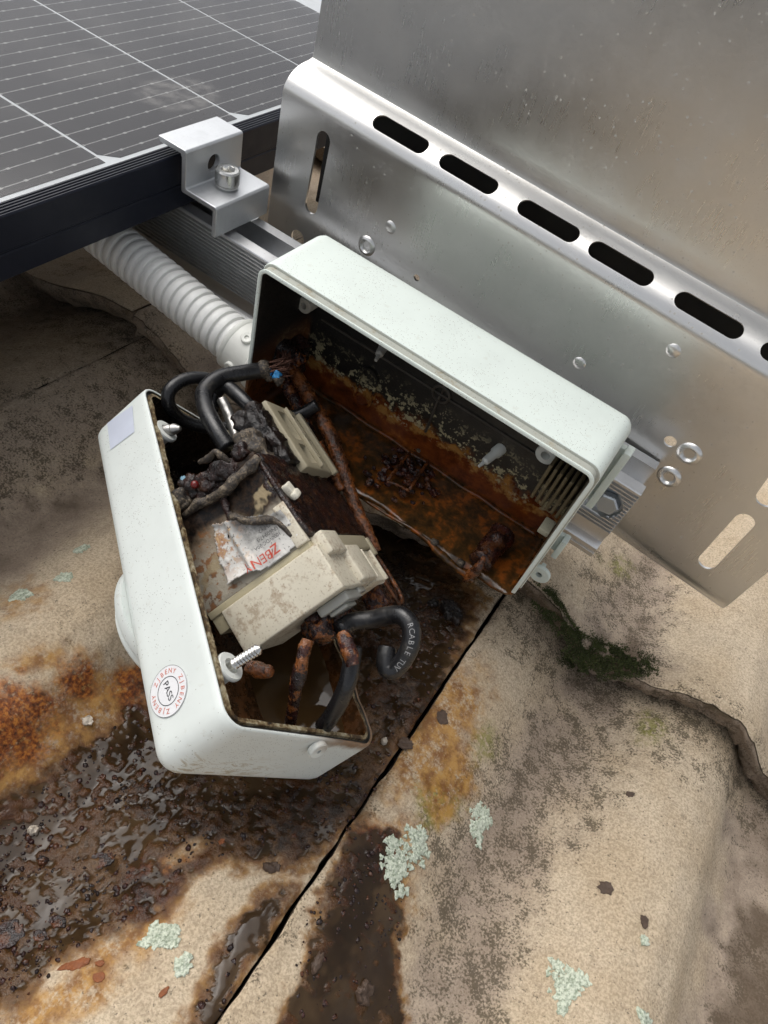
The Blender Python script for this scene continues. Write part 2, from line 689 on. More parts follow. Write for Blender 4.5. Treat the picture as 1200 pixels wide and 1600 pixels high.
def tile_material():
    b = NB('weathered_concrete')
    A, B, Cc = b.attr('A1'), b.attr('A2'), b.attr('A3')
    geo = b.n('ShaderNodeNewGeometry').outputs['Position']
    n1 = b.noise(28, 4, 0.6, vec=geo)
    n2 = b.noise(170, 5, 0.65, vec=geo)
    n3 = b.noise(900, 4, 0.7, vec=geo)
    n4 = b.noise(1900, 2, 0.6, vec=geo)
    c = b.mix(b.mr(n1, 0.35, 0.68), (0.60, 0.487, 0.345), (0.52, 0.405, 0.268))
    c = b.mix(b.mr(n2, 0.45, 0.78, 0, 0.4), c, (0.34, 0.26, 0.18))
    c = b.mix(b.mr(n3, 0.34, 0.64), b.mix(0.42, c, (0.12, 0.09, 0.06)), b.mix(0.12, c, (0.75, 0.66, 0.55)))
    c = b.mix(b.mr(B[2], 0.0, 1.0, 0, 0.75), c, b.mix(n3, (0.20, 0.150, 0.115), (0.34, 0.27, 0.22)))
    # dark pits and specks
    sp = b.mr(b.noise(600, 3, 0.7, vec=geo, off=2.0), 0.62, 0.68)
    c = b.mix(b.m('MULTIPLY', sp, 0.7), c, (0.06, 0.05, 0.035))
    # black algae
    an_ = b.m('ADD', b.m('MULTIPLY', b.noise(1000, 3, 0.6, vec=geo, off=5), 0.55), b.m('MULTIPLY', b.noise(120, 3, 0.6, vec=geo, off=9), 0.45))
    al = b.m('MULTIPLY', b.mr(b.m('ADD', an_, b.m('MULTIPLY', B[1], 0.105)), 0.565, 0.665), b.mr(B[1], 0.02, 0.25))
    c = b.mix(b.m('MULTIPLY', al, 0.80), c, b.mix(n2, (0.045, 0.034, 0.022), (0.095, 0.075, 0.042)))
    gr = b.m('MULTIPLY', Cc[1], b.mr(b.noise(420, 4, 0.6, vec=geo, off=7), 0.38, 0.55))
    c = b.mix(b.m('MULTIPLY', gr, 0.75), c, (0.20, 0.20, 0.035))
    # ochre and rust stain
    oc = b.m('MULTIPLY', B[0], b.mr(b.m('ADD', b.m('MULTIPLY', b.noise(520, 3, 0.7, vec=geo, off=11), .5), b.m('MULTIPLY', b.noise(95, 3, 0.6, vec=geo, off=12), .5)), 0.34, 0.53))
    c = b.mix(b.m('MULTIPLY', oc, 0.88), c, b.mix(b.mr(n2, .35, .65), (0.43, 0.225, 0.05), (0.20, 0.078, 0.016)))
    ru = b.m('MULTIPLY', A[2], b.mr(b.noise(300, 5, 0.7, vec=geo, off=13), 0.28, 0.48))
    c = b.mix(b.m('MULTIPLY', ru, 0.9), c, b.ramp(b.noise(500, 4, 0.6, vec=geo, off=15), [(0.34, (0.045, 0.010, 0.005)), (0.5, (0.22, 0.052, 0.010)), (0.64, (0.46, 0.165, 0.026))]))
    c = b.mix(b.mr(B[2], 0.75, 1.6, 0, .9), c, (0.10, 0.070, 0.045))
    c = b.mix(b.m('MULTIPLY', Cc[0], b.mr(n2, 0.25, 0.6, 0.55, 1.0)), c, (0.018, 0.015, 0.012))
    mu = b.m('MULTIPLY', Cc[2], b.mr(b.noise(190, 3, 0.7, vec=geo, off=17), 0.25, 0.55, .35, 1.0))
    c = b.mix(b.m('MULTIPLY', mu, 0.92), c, b.mix(b.mr(n2, .35, .65), (0.022, 0.012, 0.006), (0.13, 0.066, 0.020)))
    # wet: water soaks in and fills the pores
    wetc = b.mix(1.0, c, (0.26, 0.165, 0.085), 'MULTIPLY')
    c = b.mix(A[0], c, wetc)
    film = b.mix(b.mr(b.noise(45, 3, 0.6, vec=geo, off=21), 0.35, 0.7), (0.026, 0.016, 0.008), (0.066, 0.043, 0.022))
    film = b.mix(b.m('MULTIPLY', b.mr(Cc[2], .5, 1.0), .75), film, (0.016, 0.010, 0.005))
    c = b.mix(b.m('MULTIPLY', A[1], 0.85), c, film)
    r = b.mix(A[0], b.mr(n2, 0.2, 0.8, 0.78, 0.95), b.mr(n3, 0.3, 0.7, 0.16, 0.38))
    r = b.mix(A[1], r, (0.06, 0.06, 0.06))
    rs = b.n('ShaderNodeSeparateColor')
    b.t.links.new(r, rs.inputs[0])
    h = b.m('ADD', b.m('MULTIPLY', n3, 0.7), b.m('MULTIPLY', n4, 0.35))
    st = b.m('SUBTRACT', 1.0, A[1], clamp=True)
    nn = b.bump(b.m('MULTIPLY', h, st), 0.60, 0.0010)
    b.set(color=c, rough=rs.outputs[0], spec=b.m('SUBTRACT', 0.36, b.m('MULTIPLY', A[1], 0.12)), normal=nn)
    return b.mat


M_TILE = tile_material()
roof = mesh('roof', [(-4, -4, -.075), (4, -4, -.075), (4, 4, -.075), (-4, 4, -.075)], [(0, 1, 2, 3)], simple('roof_underlay', (0.03, 0.028, 0.025), 0.9), None, False)
tag(roof, kind='structure')
roof['label'] = 'weathered beige concrete roof tiles covering the whole slope'


def build_tile(ci, row, step, detail):
    x0, x1 = JX + ci * PITCH + 0.0009, JX + (ci + 1) * PITCH - 0.0009
    y0, y1 = LAP + (row - 1) * GAUGE, LAP + row * GAUGE + 0.055
    nx = int((x1 - x0) / step)
    ny = int((y1 - y0) / step)
    xs = np.linspace(x0, x1, nx)
    ys = np.linspace(y0, y1, ny)
    X, Y = np.meshgrid(xs, ys, indexing='ij')
    X, Y = X.ravel(), Y.ravel()
    Z = tile_base(np.clip(X, x0 + 1e-5, x1 - 1e-5), Y, row)
    P = np.stack([X, Y, Z], 1)
    S = P * [1, 1, 0] + [0, 0, row * 3.1 + ci * 1.7]
    if not detail:
        Z = Z + 0.0008 * fbm(S, 25, 3, 3)
        P[:, 2] = Z
        o = gridmesh('roof_tile', P.reshape(nx, ny, 3), M_TILE, roof)
        big = fbm(S, 9, 3, 40)
        valley = sstep(-.013, -.024, prof(np.mod(X - JX, PITCH)))
        cattr(o.data, 'A1', np.zeros((len(P), 3)))
        cattr(o.data, 'A2', np.stack([sstep(.25, .6, big) * .4, sstep(.0, .5, big) * .8, valley * .6], 1))
        cattr(o.data, 'A3', np.zeros((len(P), 3)))
    else:
        U, Vv = pix(P)
        nz = fbm(S, 60, 4, 5)
        nf = fbm(S, 260, 3, 8)
        nzc = nz + 0.5 * nf
        wet = maskp(U, Vv, WETP, 22, nzc, 30)
        if ci == 0:
            wet *= sstep(0.0, 1.0, maskp(U, Vv, [WETP[2]], 14, nzc, 30))
        rust = maskp(U, Vv, RUSTP, 22, nzc, 34)
        och = maskp(U, Vv, OCHP, 26, nzc, 34)
        alg = maskp(U, Vv, ALGP, 45, nzc, 40)
        grn = maskp(U, Vv, GRNP, 18, nzc, 22)
        soot = maskp(U, Vv, SOOTP, 18, nzc, 22)
        mud = np.maximum(maskp(U, Vv, MUDP, 24, nzc, 34), .5 * wet)
        och = np.maximum(och, np.clip(wet * (1 - wet) * 4.2, 0, 1))
        och = np.maximum(och, .8 * wet * sstep(-.15, .35, fbm(S, 50, 3, 88)))
        # dry island with a dark crack in the wet area
        isl = maskp(U, Vv, [[(245, 1345), (290, 1315), (320, 1305), (328, 1318), (300, 1345), (255, 1368)]], 6, nzc, 8)
        wet *= 1 - isl
        valley = sstep(-.013, -.024, prof(np.mod(X - JX, PITCH))) * (0.5 + 0.5 * nz)
        valley = np.clip(valley + 0.35 * alg, 0, 1)
        # dirt that gathers under the lap of the row above and along the lower edges
        lapd = sstep(.05, .0, np.abs(Y - (LAP + row * GAUGE - .004)) + .018 * nz)
        alg = np.maximum(alg, lapd)
        alg = np.maximum(alg, sstep(.010, .001, np.abs(X - x0) + .004 * nz) * .55)
        alg = np.maximum(alg, sstep(.016, .0, (Y - y0) + .006 * nz) * .6)
        alg = np.maximum(alg, sstep(.2, .6, fbm(S, 14, 3, 33)) * .2)
        under = maskp(U, Vv, [[(-300, 380), (160, 350), (330, 440), (430, 560), (330, 640), (240, 680), (-300, 900)]], 60, nzc, 40)  # shade below the panel, painted into the tile colour as a brown tint
        # relief: coarse pores, grains, and in the wet part a film that floods the low spots
        rel = 0.0011 * fbm(S, 22, 3, 60) + 0.00035 * fbm(S, 150, 3, 61)
        lump = fbm(S, 250, 3, 70)
        cell = fbm(S, 480, 2, 71)
        ridge = 1 - np.abs(fbm(S + .02 * nz[:, None], 150, 2, 73)) * 2.4
        grain = 0.00046 * fbm(S, 430, 1, 74) + .00020 * cell + 0.00024 * lump + .0012 * np.maximum(0, fbm(S, 260, 1, 76) - .35) + .0011 * np.maximum(0, fbm(S, 115, 2, 75) - .18)
        pool = sstep(-.15, .35, fbm(S, 26, 3, 77))
        relw = rel * .6 + grain
        level = -0.0016 + wet * (.00150 + .00042 * pool + (.0003 if ci == 0 else 0) + .0006 * maskp(U, Vv, [WETP[1], [(40, 1390), (110, 1360), (130, 1420), (60, 1450)], [(170, 1290), (240, 1270), (250, 1320), (200, 1340)]], 20, nzc, 20)) + rel * .6
        k = 0.00022
        hmax = 0.5 * (relw + level + np.sqrt((relw - level) ** 2 + k * k))
        film = sstep(.35, .8, wet) * sstep(.0002, -.00005, relw - level)
        dry = rel + 0.00022 * lump + .00016 * cell
        Z = Z + np.where(wet > .02, dry * (1 - sstep(.1, .7, wet)) + hmax * sstep(.1, .7, wet), dry)
        # crumbled lower edge and joints
        ed = np.minimum(Y - y0, 0.02)
        Z = Z - sstep(.006, 0, ed) ** 2 * (.003 + .0012 * nz)
        ex = np.minimum(X - x0, x1 - X)
        Z = Z - sstep(.0025, 0, ex) ** 2 * (.0010 + .0006 * nz)
        P[:, 2] = Z
        P[:, 1] += np.where(Y - y0 < .02, (1 - (Y - y0) / .02) * (0.0028 * fbm(S * [1, 0, 1], 45, 4, 90) + .0016 * fbm(S * [1, 0, 1], 210, 3, 92)), 0)
        jn = fbm(np.stack([Y * 0, Y, Y * 0 + ci], 1), 90, 3, 95)
        P[:, 0] += np.where(X - x0 < .006, (1 - (X - x0) / .006) * 0.0011 * jn, 0)
        jm = fbm(np.stack([Y * 0, Y, Y * 0 + ci + 5.5], 1), 130, 4, 96)
        P[:, 0] += np.where(x1 - X < .006, (1 - (x1 - X) / .006) * 0.0009 * jm, 0)
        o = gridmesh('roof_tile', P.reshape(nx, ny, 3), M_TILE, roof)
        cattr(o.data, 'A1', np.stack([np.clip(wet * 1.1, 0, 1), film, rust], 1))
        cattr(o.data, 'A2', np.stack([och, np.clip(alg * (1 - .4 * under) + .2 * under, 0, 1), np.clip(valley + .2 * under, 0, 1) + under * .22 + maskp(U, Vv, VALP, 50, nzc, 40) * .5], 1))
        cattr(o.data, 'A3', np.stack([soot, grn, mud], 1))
    # thickness: skirt along the lower edge and the sides
    Pm = P.reshape(nx, ny, 3)
    V, F = [], []
    th = 0.0190
    ring = list(Pm[:, 0]) + list(Pm[-1, 1:]) + list(Pm[::-1, -1][1:]) + list(Pm[0, ::-1][1:-1])
    ring = np.array(ring)
    n = len(ring)
    lv = 9 if detail else 4
    for j in range(lv):
        q = ring.copy()
        q[:, 2] -= th * j / (lv - 1) + 0.0008 * (1 if j == 0 else 0)
        if j:
            q += 0.0024 * np.stack([.3 * fbm(q * [1, 1, 2], 130, 3, 101), fbm(q * [.6, 0, 3.0], 130, 4, 111) + .5 * fbm(q * [.5, 0, 6], 90, 3, 115) - .25 * math.sin(j * 1.3), 0 * q[:, 0]], 1)
            q += .0016 * np.stack([0 * q[:, 0], fbm(q * [1, 0, 1.6], 260, 3, 131), .6 * fbm(q * [1, 0, 1], 200, 3, 133)], 1)
            edge_f = (np.arange(n) < nx)
            q[edge_f, 1] += .008 * (j / (lv - 1)) ** 2.2
        V.append(q)
    for j in range(lv - 1):
        for i in range(n):
            a, c2 = j * n + i, j * n + (i + 1) % n
            F.append((a, a + n, c2 + n, c2))
    s = mesh('tile_edge', np.vstack(V), F, M_TILE, o)
    vv = np.vstack(V)
    nzv = fbm(vv, 70, 3, 120)
    cattr(s.data, 'A1', np.zeros((len(vv), 3)))
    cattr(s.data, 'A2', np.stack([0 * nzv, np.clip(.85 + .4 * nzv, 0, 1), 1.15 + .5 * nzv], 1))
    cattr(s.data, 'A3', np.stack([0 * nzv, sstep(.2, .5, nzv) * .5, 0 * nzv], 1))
    return o


for (ci, row, st) in ((-1, 0, .0008), (0, 0, .0008), (-2, 0, .0013), (0, 1, .0011), (-1, 1, .0016)):
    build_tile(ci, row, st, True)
coarse = {}
for row in range(-3, 4):
    for ci in range(-5, 4):
        if (ci, row) in ((-1, 0), (0, 0), (-2, 0), (0, 1), (-1, 1)):
            continue
        if (ci, row) in ((-2, 1), (1, 0), (1, 1), (-3, 0)):
            build_tile(ci, row, .006, False)
            continue
        if not coarse:
            coarse['t'] = build_tile(ci, row, .010, False)
            coarse['c'] = (ci, row)
            continue
        t = coarse['t'].copy()
        col.objects.link(t)
        t.parent = roof
        t.location = ((ci - coarse['c'][0]) * PITCH, (row - coarse['c'][1]) * GAUGE, 0)
        for ch in coarse['t'].children:
            c2 = ch.copy()
            col.objects.link(c2)
            c2.parent = t

# ================================================================== METAL AND PANEL MATERIALS
def sheet_metal():
    b = NB('mill_finish_sheet')
    br = b.noise(1.0, 4, 0.6, vec=b.scl(1600, 1600, 60))
    cl = b.noise(16, 4, 0.6)
    fine = b.noise(700, 4, 0.6, off=4)
    # dust grains and white corrosion specks that sit on the metal
    v = b.vor(430, out='Distance')
    sel = b.vor(430, out='Color')
    ss = b.n('ShaderNodeSeparateColor')
    b.t.links.new(sel, ss.inputs[0])
    dens = b.mr(b.noise(11, 3, 0.5, off=8), 0.38, 0.68, 0.03, 0.40)
    spk = b.m('MULTIPLY', b.mr(v, 0.27, 0.15), b.m('LESS_THAN', ss.outputs[0], dens))
    v2 = b.vor(900, out='Distance')
    spk2 = b.m('MULTIPLY', b.mr(v2, 0.25, 0.12), b.mr(b.noise(60, 3, 0.6, off=3), 0.5, 0.6))
    dirt = b.mr(b.noise(38, 5, 0.65, off=6), 0.35, 0.80, 0.06, 0.20)
    film = b.m('ADD', dirt, b.m('ADD', b.m('MULTIPLY', spk, 0.8), b.m('MULTIPLY', spk2, 0.45)), clamp=True)
    base = b.mix(cl, (0.64, 0.635, 0.62), (0.73, 0.725, 0.71))
    c = b.mix(film, base, b.mix(fine, (0.40, 0.38, 0.34), (0.62, 0.60, 0.56)))
    met = b.m('SUBTRACT', 1.0, b.m('MULTIPLY', film, 0.85), clamp=True)
    r = b.m('ADD', b.mr(br, 0.2, 0.8, 0.24, 0.28), b.m('MULTIPLY', film, 0.35))
    b.set(color=c, metal=met, rough=r, aniso=0.45, normal=b.bump(b.m('ADD', br, b.m('MULTIPLY', fine, 0.4)), 0.05, 0.0002))
    return b.mat


def aluminium(name='anodised_aluminium', base=(0.70, 0.705, 0.71), rough=0.32, stretch=(40, 1500, 1500), met=1.0):
    b = NB(name)
    br = b.noise(1.0, 4, 0.6, vec=b.scl(*stretch))
    cl = b.noise(60, 4, 0.6)
    c = b.mix(b.mr(cl, 0.45, 0.8, 0, 0.35), b.mix(br, tuple(x * .94 for x in base), base), tuple(x * .6 for x in base))
    sp = b.mr(b.noise(1400, 2, 0.5, off=4), 0.68, 0.74)
    c = b.mix(b.m('MULTIPLY', sp, 0.5), c, (0.12, 0.11, 0.10))
    b.set(color=c, metal=met, rough=b.mr(br, 0.2, 0.8, rough * .85, rough * 1.2), normal=b.bump(br, 0.12, 0.0002))
    return b.mat


M_SHEET = sheet_metal()
M_ALU = aluminium(rough=.38)
M_CLAMP = aluminium('satin_aluminium', (0.56, 0.575, 0.59), 0.42, (1500, 40, 1500), 0.75)
M_STEEL = aluminium('stainless_steel', (0.66, 0.65, 0.62), 0.22, (900, 900, 200))
M_ZINC = aluminium('zinc_plated_steel', (0.45, 0.49, 0.53), 0.45, (500, 500, 500), .8)
M_BLACKF = simple('black_anodised_frame', (0.008, 0.010, 0.019), 0.45, 0.0, 0.2, 700, 0.1, spec=.28)
M_BLACK = simple('black_void', (0.01, 0.01, 0.01), 0.8)


def cell_material():
    b = NB('silicon_cell')
    x, y, z = b.xyz()
    # cell local: x 0..0.182 across the busbars, y 0..0.0925 along them
    fx = b.m('PINGPONG', b.m('ADD', x, 0.0057), 0.0057)           # distance pattern: busbars every 11.4 mm
    bus = b.mr(fx, 0.00042, 0.00022)
    inside = b.m('MULTIPLY', b.m('GREATER_THAN', x, 0.002), b.m('LESS_THAN', x, 0.180))
    padx = b.mr(fx, 0.0009, 0.0006)
    fy = b.m('PINGPONG', y, 0.0066)
    pad = b.m('MULTIPLY', padx, b.mr(fy, 0.0011, 0.0007))
    fg = b.m('PINGPONG', y, 0.00062)
    fing = b.mr(fg, 0.00011, 0.00004)
    n = b.noise(25, 4, 0.6)
    grain = b.noise(900, 3, 0.6, off=3)
    c = b.mix(n, (0.018, 0.015, 0.019), (0.026, 0.022, 0.026))
    c = b.mix(b.m('MULTIPLY', fing, 0.14), c, (0.42, 0.42, 0.44))
    lum = b.m('MULTIPLY', b.m('MAXIMUM', b.m('MULTIPLY', bus, b.mr(grain, 0.35, 0.6, 0.45, 1.0)), pad), inside)
    c = b.mix(b.m('MULTIPLY', lum, .62), c, (0.60, 0.60, 0.59))
    b.set(color=c, rough=0.45, metal=b.m('MULTIPLY', lum, 0.3))
    return b.mat


def glass_material():
    b = NB('panel_glass')
    b.t.nodes.remove(b.p)
    tr = b.n('ShaderNodeBsdfTransparent')
    tr.inputs[0].default_value = (0.95, 0.96, 0.96, 1)
    gl = b.n('ShaderNodeBsdfGlossy')
    gl.inputs['Roughness'].default_value = 0.10
    fr = b.n('ShaderNodeFresnel')
    fr.inputs[0].default_value = 1.32
    mx = b.n('ShaderNodeMixShader')
    b.t.links.new(fr.outputs[0], mx.inputs[0])
    b.t.links.new(tr.outputs[0], mx.inputs[1])
    b.t.links.new(gl.outputs[0], mx.inputs[2])
    df = b.n('ShaderNodeBsdfDiffuse')
    df.inputs[0].default_value = (0.55, 0.53, 0.50, 1)
    n = b.noise(18, 5, 0.65)
    x, y, z = b.xyz()
    spot = b.mr(b.m('SQRT', b.m('ADD', b.m('POWER', b.m('DIVIDE', b.m('ADD', x, 0.300), 0.022), 2.0), b.m('POWER', b.m('DIVIDE', b.m('SUBTRACT', y, 0.318), 0.030), 2.0))), 1.0, 0.65)
    d = b.m('ADD', b.m('MULTIPLY', b.mr(n, 0.4, 0.75), 0.05), b.m('MULTIPLY', b.m('MULTIPLY', spot, b.mr(b.noise(120, 4, 0.6, off=2), 0.3, 0.7)), 0.16))
    spk = b.mr(b.noise(1300, 2, 0.5, off=6), 0.74, 0.78, 0, 0.25)
    d = b.m('ADD', d, spk, clamp=True)
    mx2 = b.n('ShaderNodeMixShader')
    b.t.links.new(d, mx2.inputs[0])
    b.t.links.new(mx.outputs[0], mx2.inputs[1])
    b.t.links.new(df.outputs[0], mx2.inputs[2])
    b.t.links.new(mx2.outputs[0], b.o.inputs[0])
    return b.mat


# ================================================================== SOLAR PANEL
PX, PZ = -0.2515, 0.1262            # outer face of the frame and its top
pan = tag(empty('solar_panel', loc=(0, 0, 0)), 'dark solar panel with white cell lines and black frame', 'solar panel')
PY0, PY1 = -0.55, 0.58
FB = 0.0972
# frame bar along the lower end: ribbed top, stepped face
fp = [(-0.0087, PZ), (-0.0085, PZ + .0003)]
for i in range(4):
    x = -0.0076 + i * 0.0018
    fp += [(x, PZ + .0003), (x + .0003, PZ - .0004), (x + .0008, PZ - .0004), (x + .0011, PZ + .0003)]
fp += [(-0.0006, PZ + .0003), (0, PZ - .0004), (0, PZ - .0155), (-.0005, PZ - .0160), (-.0005, PZ - .0168), (0, PZ - .0172), (0, FB + .0005), (-.0005, FB), (-0.0300, FB), (-0.0300, FB + .0018), (-0.0022, FB + .0018), (-0.0022, PZ - .0065), (-0.0087, PZ - .0065)]
V, F = [], []
n = len(fp)
for yy in (PY0, PY1):
    V += [(PX + a, yy, c) for a, c in fp]
F = [tuple(range(n - 1, -1, -1)), tuple(range(n, 2 * n))] + [(i, (i + 1) % n, n + (i + 1) % n, n + i) for i in range(n)]
mesh('frame_bar', V, F, M_BLACKF, pan, False)
for yy in (PY0 - .0, PY1 - .012):
    rbox('frame_bar', (PX - 1.70, yy - .0005, FB), (PX - .0305, yy + .0125, PZ + .0003), M_BLACKF, pan, .0006)
rbox('frame_bar', (PX - 1.7145, PY0, FB), (PX - 1.7005, PY1, PZ + .0003), M_BLACKF, pan, .0006)
M_BACK = simple('white_backsheet', (0.74, 0.76, 0.78), 0.5, 0, .05, 300, 0.0)
rbox('backsheet', (PX - 1.699, PY0 + .0125, PZ - .0060), (PX - .0089, PY1 - .0125, PZ - .0022), M_BACK, pan, .0003)
mesh('glass', [(PX - 1.699, PY0 + .0126, PZ - .0006), (PX - .0088, PY0 + .0126, PZ - .0006), (PX - .0088, PY1 - .0126, PZ - .0006), (PX - 1.699, PY1 - .0126, PZ - .0006)], [(0, 1, 2, 3)], glass_material(), pan, False)
M_CELL = cell_material()
CW, CL, CHF = 0.182, 0.0928, 0.0075
# one half cell: x from -CW (up the panel) to 0 at the frame end, cut corners on the low-y side
cv = [(0, CHF, 0), (0, CL, 0), (CW, CL, 0), (CW, CHF, 0), (CW - CHF, 0, 0), (CHF, 0, 0)]
cf = [(0, 5, 4, 3, 2, 1)]
cv2 = cv + [(x, y, -.0002) for x, y, z in cv]
cf = [(5, 4, 3, 2, 1, 0)[::-1], (6, 7, 8, 9, 10, 11)] + [((i + 1) % 6, i, 6 + i, 6 + (i + 1) % 6) for i in range(6)]
cme = None
for ix in range(0, 9):
    for iy in range(-7, 3):
        y0 = 0.2352 + iy * 0.0947
        if y0 + CL > PY1 - .013 or y0 < PY0 + .013:
            continue
        if cme is None:
            o = mesh('solar_cell', cv2, cf, M_CELL, pan, False)
            bm = bmesh.new()
            bm.from_mesh(o.data)
            bmesh.ops.recalc_face_normals(bm, faces=bm.faces)
            bm.to_mesh(o.data)
            bm.free()
            cme = o.data
        else:
            o = bpy.data.objects.new('solar_cell', cme)
            col.objects.link(o)
            o.parent = pan
        o.location = (-0.2662 - CW - ix * 0.1838, y0, PZ - .0019)

# ================================================================== RAIL
RY0, RY1, RZ = 0.2690, 0.2978, 0.0970
RX0, RX1 = -1.2, 0.0290
rail = tag(empty('mounting_rail', loc=(0, 0, 0)), 'silver aluminium mounting rail with ribbed side running behind the upper box', 'rail')
rp = [(RY0, RZ)]
rp = [(RY0 + .0072, RZ - .0012), (RY0 + .0072, RZ), (RY0 + .0004, RZ), (RY0, RZ - .0006)]
nr = 13
for i in range(nr):
    z = RZ - .0022 - i * .00225
    rp += [(RY0, z + .0004), (RY0 + .0016, z + .0001), (RY0 + .0016, z - .0009), (RY0, z - .0012)]
z0 = RZ - .0022 - nr * .00225
rp += [(RY0, z0 - .001), (RY0 + .0040, z0 - .0025), (RY0 + .0040, z0 - .0105), (RY0 + .0006, z0 - .0122), (RY0, z0 - .0128), (RY0, z0 - .0150), (RY0 + .0009, z0 - .0155), (RY0 + .0009, z0 - .0162), (RY0, z0 - .0166), (RY0, z0 - .0192), (RY0 + .0006, z0 - .0198)]
zb = z0 - .0198
rp += [(RY1, zb), (RY1, RZ - .0004), (RY1 - .0004, RZ), (RY1 - .0068, RZ), (RY1 - .0068, RZ - .0012), (RY1 - .0050, RZ - .0022), (RY1 - .0050, RZ - .0125), (RY0 + .0050, RZ - .0125), (RY0 + .0050, RZ - .0022)]
n = len(rp)
V = [(RX0, a, c) for a, c in rp] + [(RX1, a, c) for a, c in rp]
F = [tuple(range(n)), tuple(range(2 * n - 1, n - 1, -1))] + [((i + 1) % n, i, n + i, n + (i + 1) % n) for i in range(n)]
ro = mesh('rail_body', V, F, M_ALU, rail, False)
cv_, cf_ = capsule_data(.0365, .0092, .009)
cut_o = mesh('cutter', cv_ @ np.array(frame_to((0, 0, 0), (0, 1, 0))[:3, :3]).T + np.array([.0085, RY0, .0815]), cf_, None, None, False)
cut(ro, cut_o)
# the bolt head in the slot
bm_ = frame_to((.0192, RY0 + .0042, .0815), (0, -1, 0), (.3, 0, 1))
bolt = empty('hex_bolt', bm_)
tag(bolt, 'zinc hex bolt in the slotted rail end beside the upper box', 'bolt')
hp = []
lathe('washer', [(.0036, 0), (.0068, 0), (.0070, .0006), (.0036, .0008)], M_ZINC, bolt)
V = []
for (r, z) in ((.0056, .0009), (.0060, .0013), (.0060, .0046), (.0052, .0054)):
    V += [(r * math.cos(a * math.pi / 3), r * math.sin(a * math.pi / 3), z) for a in range(6)]
F = [(5, 4, 3, 2, 1, 0), tuple(range(18, 24))] + [(j * 6 + i, j * 6 + (i + 1) % 6, j * 6 + 6 + (i + 1) % 6, j * 6 + 6 + i) for j in range(3) for i in range(6)]
mesh('head', V, F, M_ZINC, bolt, False)

# ================================================================== END CLAMP
cl = tag(empty('end_clamp', loc=(-.24, .28, .0970)), 'silver stepped end clamp with socket bolt gripping the panel frame', 'clamp')
t = .0026
zt, zl, zb2 = .1342, .1150, .0985
cp = [(-.2590, zt), (-.2418, zt), (-.2408, zt - .0010), (-.2408, zl + .0006), (-.2402, zl), (-.2212, zl), (-.2202, zl - .0010), (-.2202, zb2), (-.2202 - t, zb2), (-.2202 - t, zl - t), (-.2432 - .0000, zl - t), (-.2438, zl - t + .0008), (-.2438, zt - t - .0018), (-.2446, zt - t), (-.2578, zt - t - .0003), (-.2590, zt - .0014)]
n = len(cp)
cy0, cy1 = .2606, .3026
V = [(a + .24, cy0 - .28, c - .097) for a, c in cp] + [(a + .24, cy1 - .28, c - .097) for a, c in cp]
F = [tuple(range(n)), tuple(range(2 * n - 1, n - 1, -1))] + [((i + 1) % n, i, n + i, n + (i + 1) % n) for i in range(n)]
co = mesh('clamp_body', V, F, M_CLAMP, cl, False)
cv_, cf_ = capsule_data(.0088, .0042, .008)
cm_ = frame_to((-.2423 + .24, .2808 - .28, .1232 - .097), (1, 0, 0), (0, .35, 1))
cut(co, mesh('cutter', cv_ @ cm_[:3, :3].T + cm_[:3, 3], cf_, None, cl, False))
bv = co.modifiers.new('bevel', 'BEVEL')
bv.width = .0004
bv.segments = 2
bv.limit_method = 'ANGLE'
BX, BY, BR = -.2318 + .24, .2812 - .28, .0062
zl0 = zl - .097
kn = []
prof_b = [(BR * .86, zl0 + .0001), (BR * .86, zl0 + .0006), (BR * .98, zl0 + .0007), (BR * .98, zl0 + .0017), (BR * .90, zl0 + .0019), (BR, zl0 + .0022), (BR, zl0 + .0085), (BR * .88, zl0 + .0093), (BR * .60, zl0 + .0093), (BR * .55, zl0 + .0088), (BR * .52, zl0 + .0045), (0.00001, zl0 + .0042)]
b_o = lathe('socket_bolt', prof_b, M_STEEL, cl, 96)
me = b_o.data
for v in me.vertices:
    r = math.hypot(v.co.x, v.co.y)
    a = math.atan2(v.co.y, v.co.x)
    if r > BR * .95 and zl0 + .002 < v.co.z < zl0 + .009:
        v.co.x *= 1 + .022 * math.cos(a * 48)
        v.co.y *= 1 + .022 * math.cos(a * 48)
    if r < BR * .58 and r > 0.0005:
        h = 1 / max(abs(math.cos((a % (math.pi / 3)) - math.pi / 6)), .1) * .9
        v.co.x *= h
        v.co.y *= h
    v.co.x += BX
    v.co.y += BY

# ================================================================== BENT SHEET
AS = -0.0506
SX0, SX1 = -0.2262, 0.1010
ax_s = np.array([1, AS, 0]) / math.hypot(1, AS)
nb = np.array([-ax_s[1], ax_s[0], 0])          # pointing up the roof, behind the sheet
S0 = np.array([0, 0.3005, 0])
MS = np.eye(4)
MS[:3, 0], MS[:3, 1], MS[:3, 2], MS[:3, 3] = ax_s, nb, (0, 0, 1), S0


def on_sheet(u, v):
    d = ray(u, v)
    t = (S0 - CAM).dot(nb) / d.dot(nb)
    p = CAM + t * d - S0
    return p.dot(ax_s), p[2]


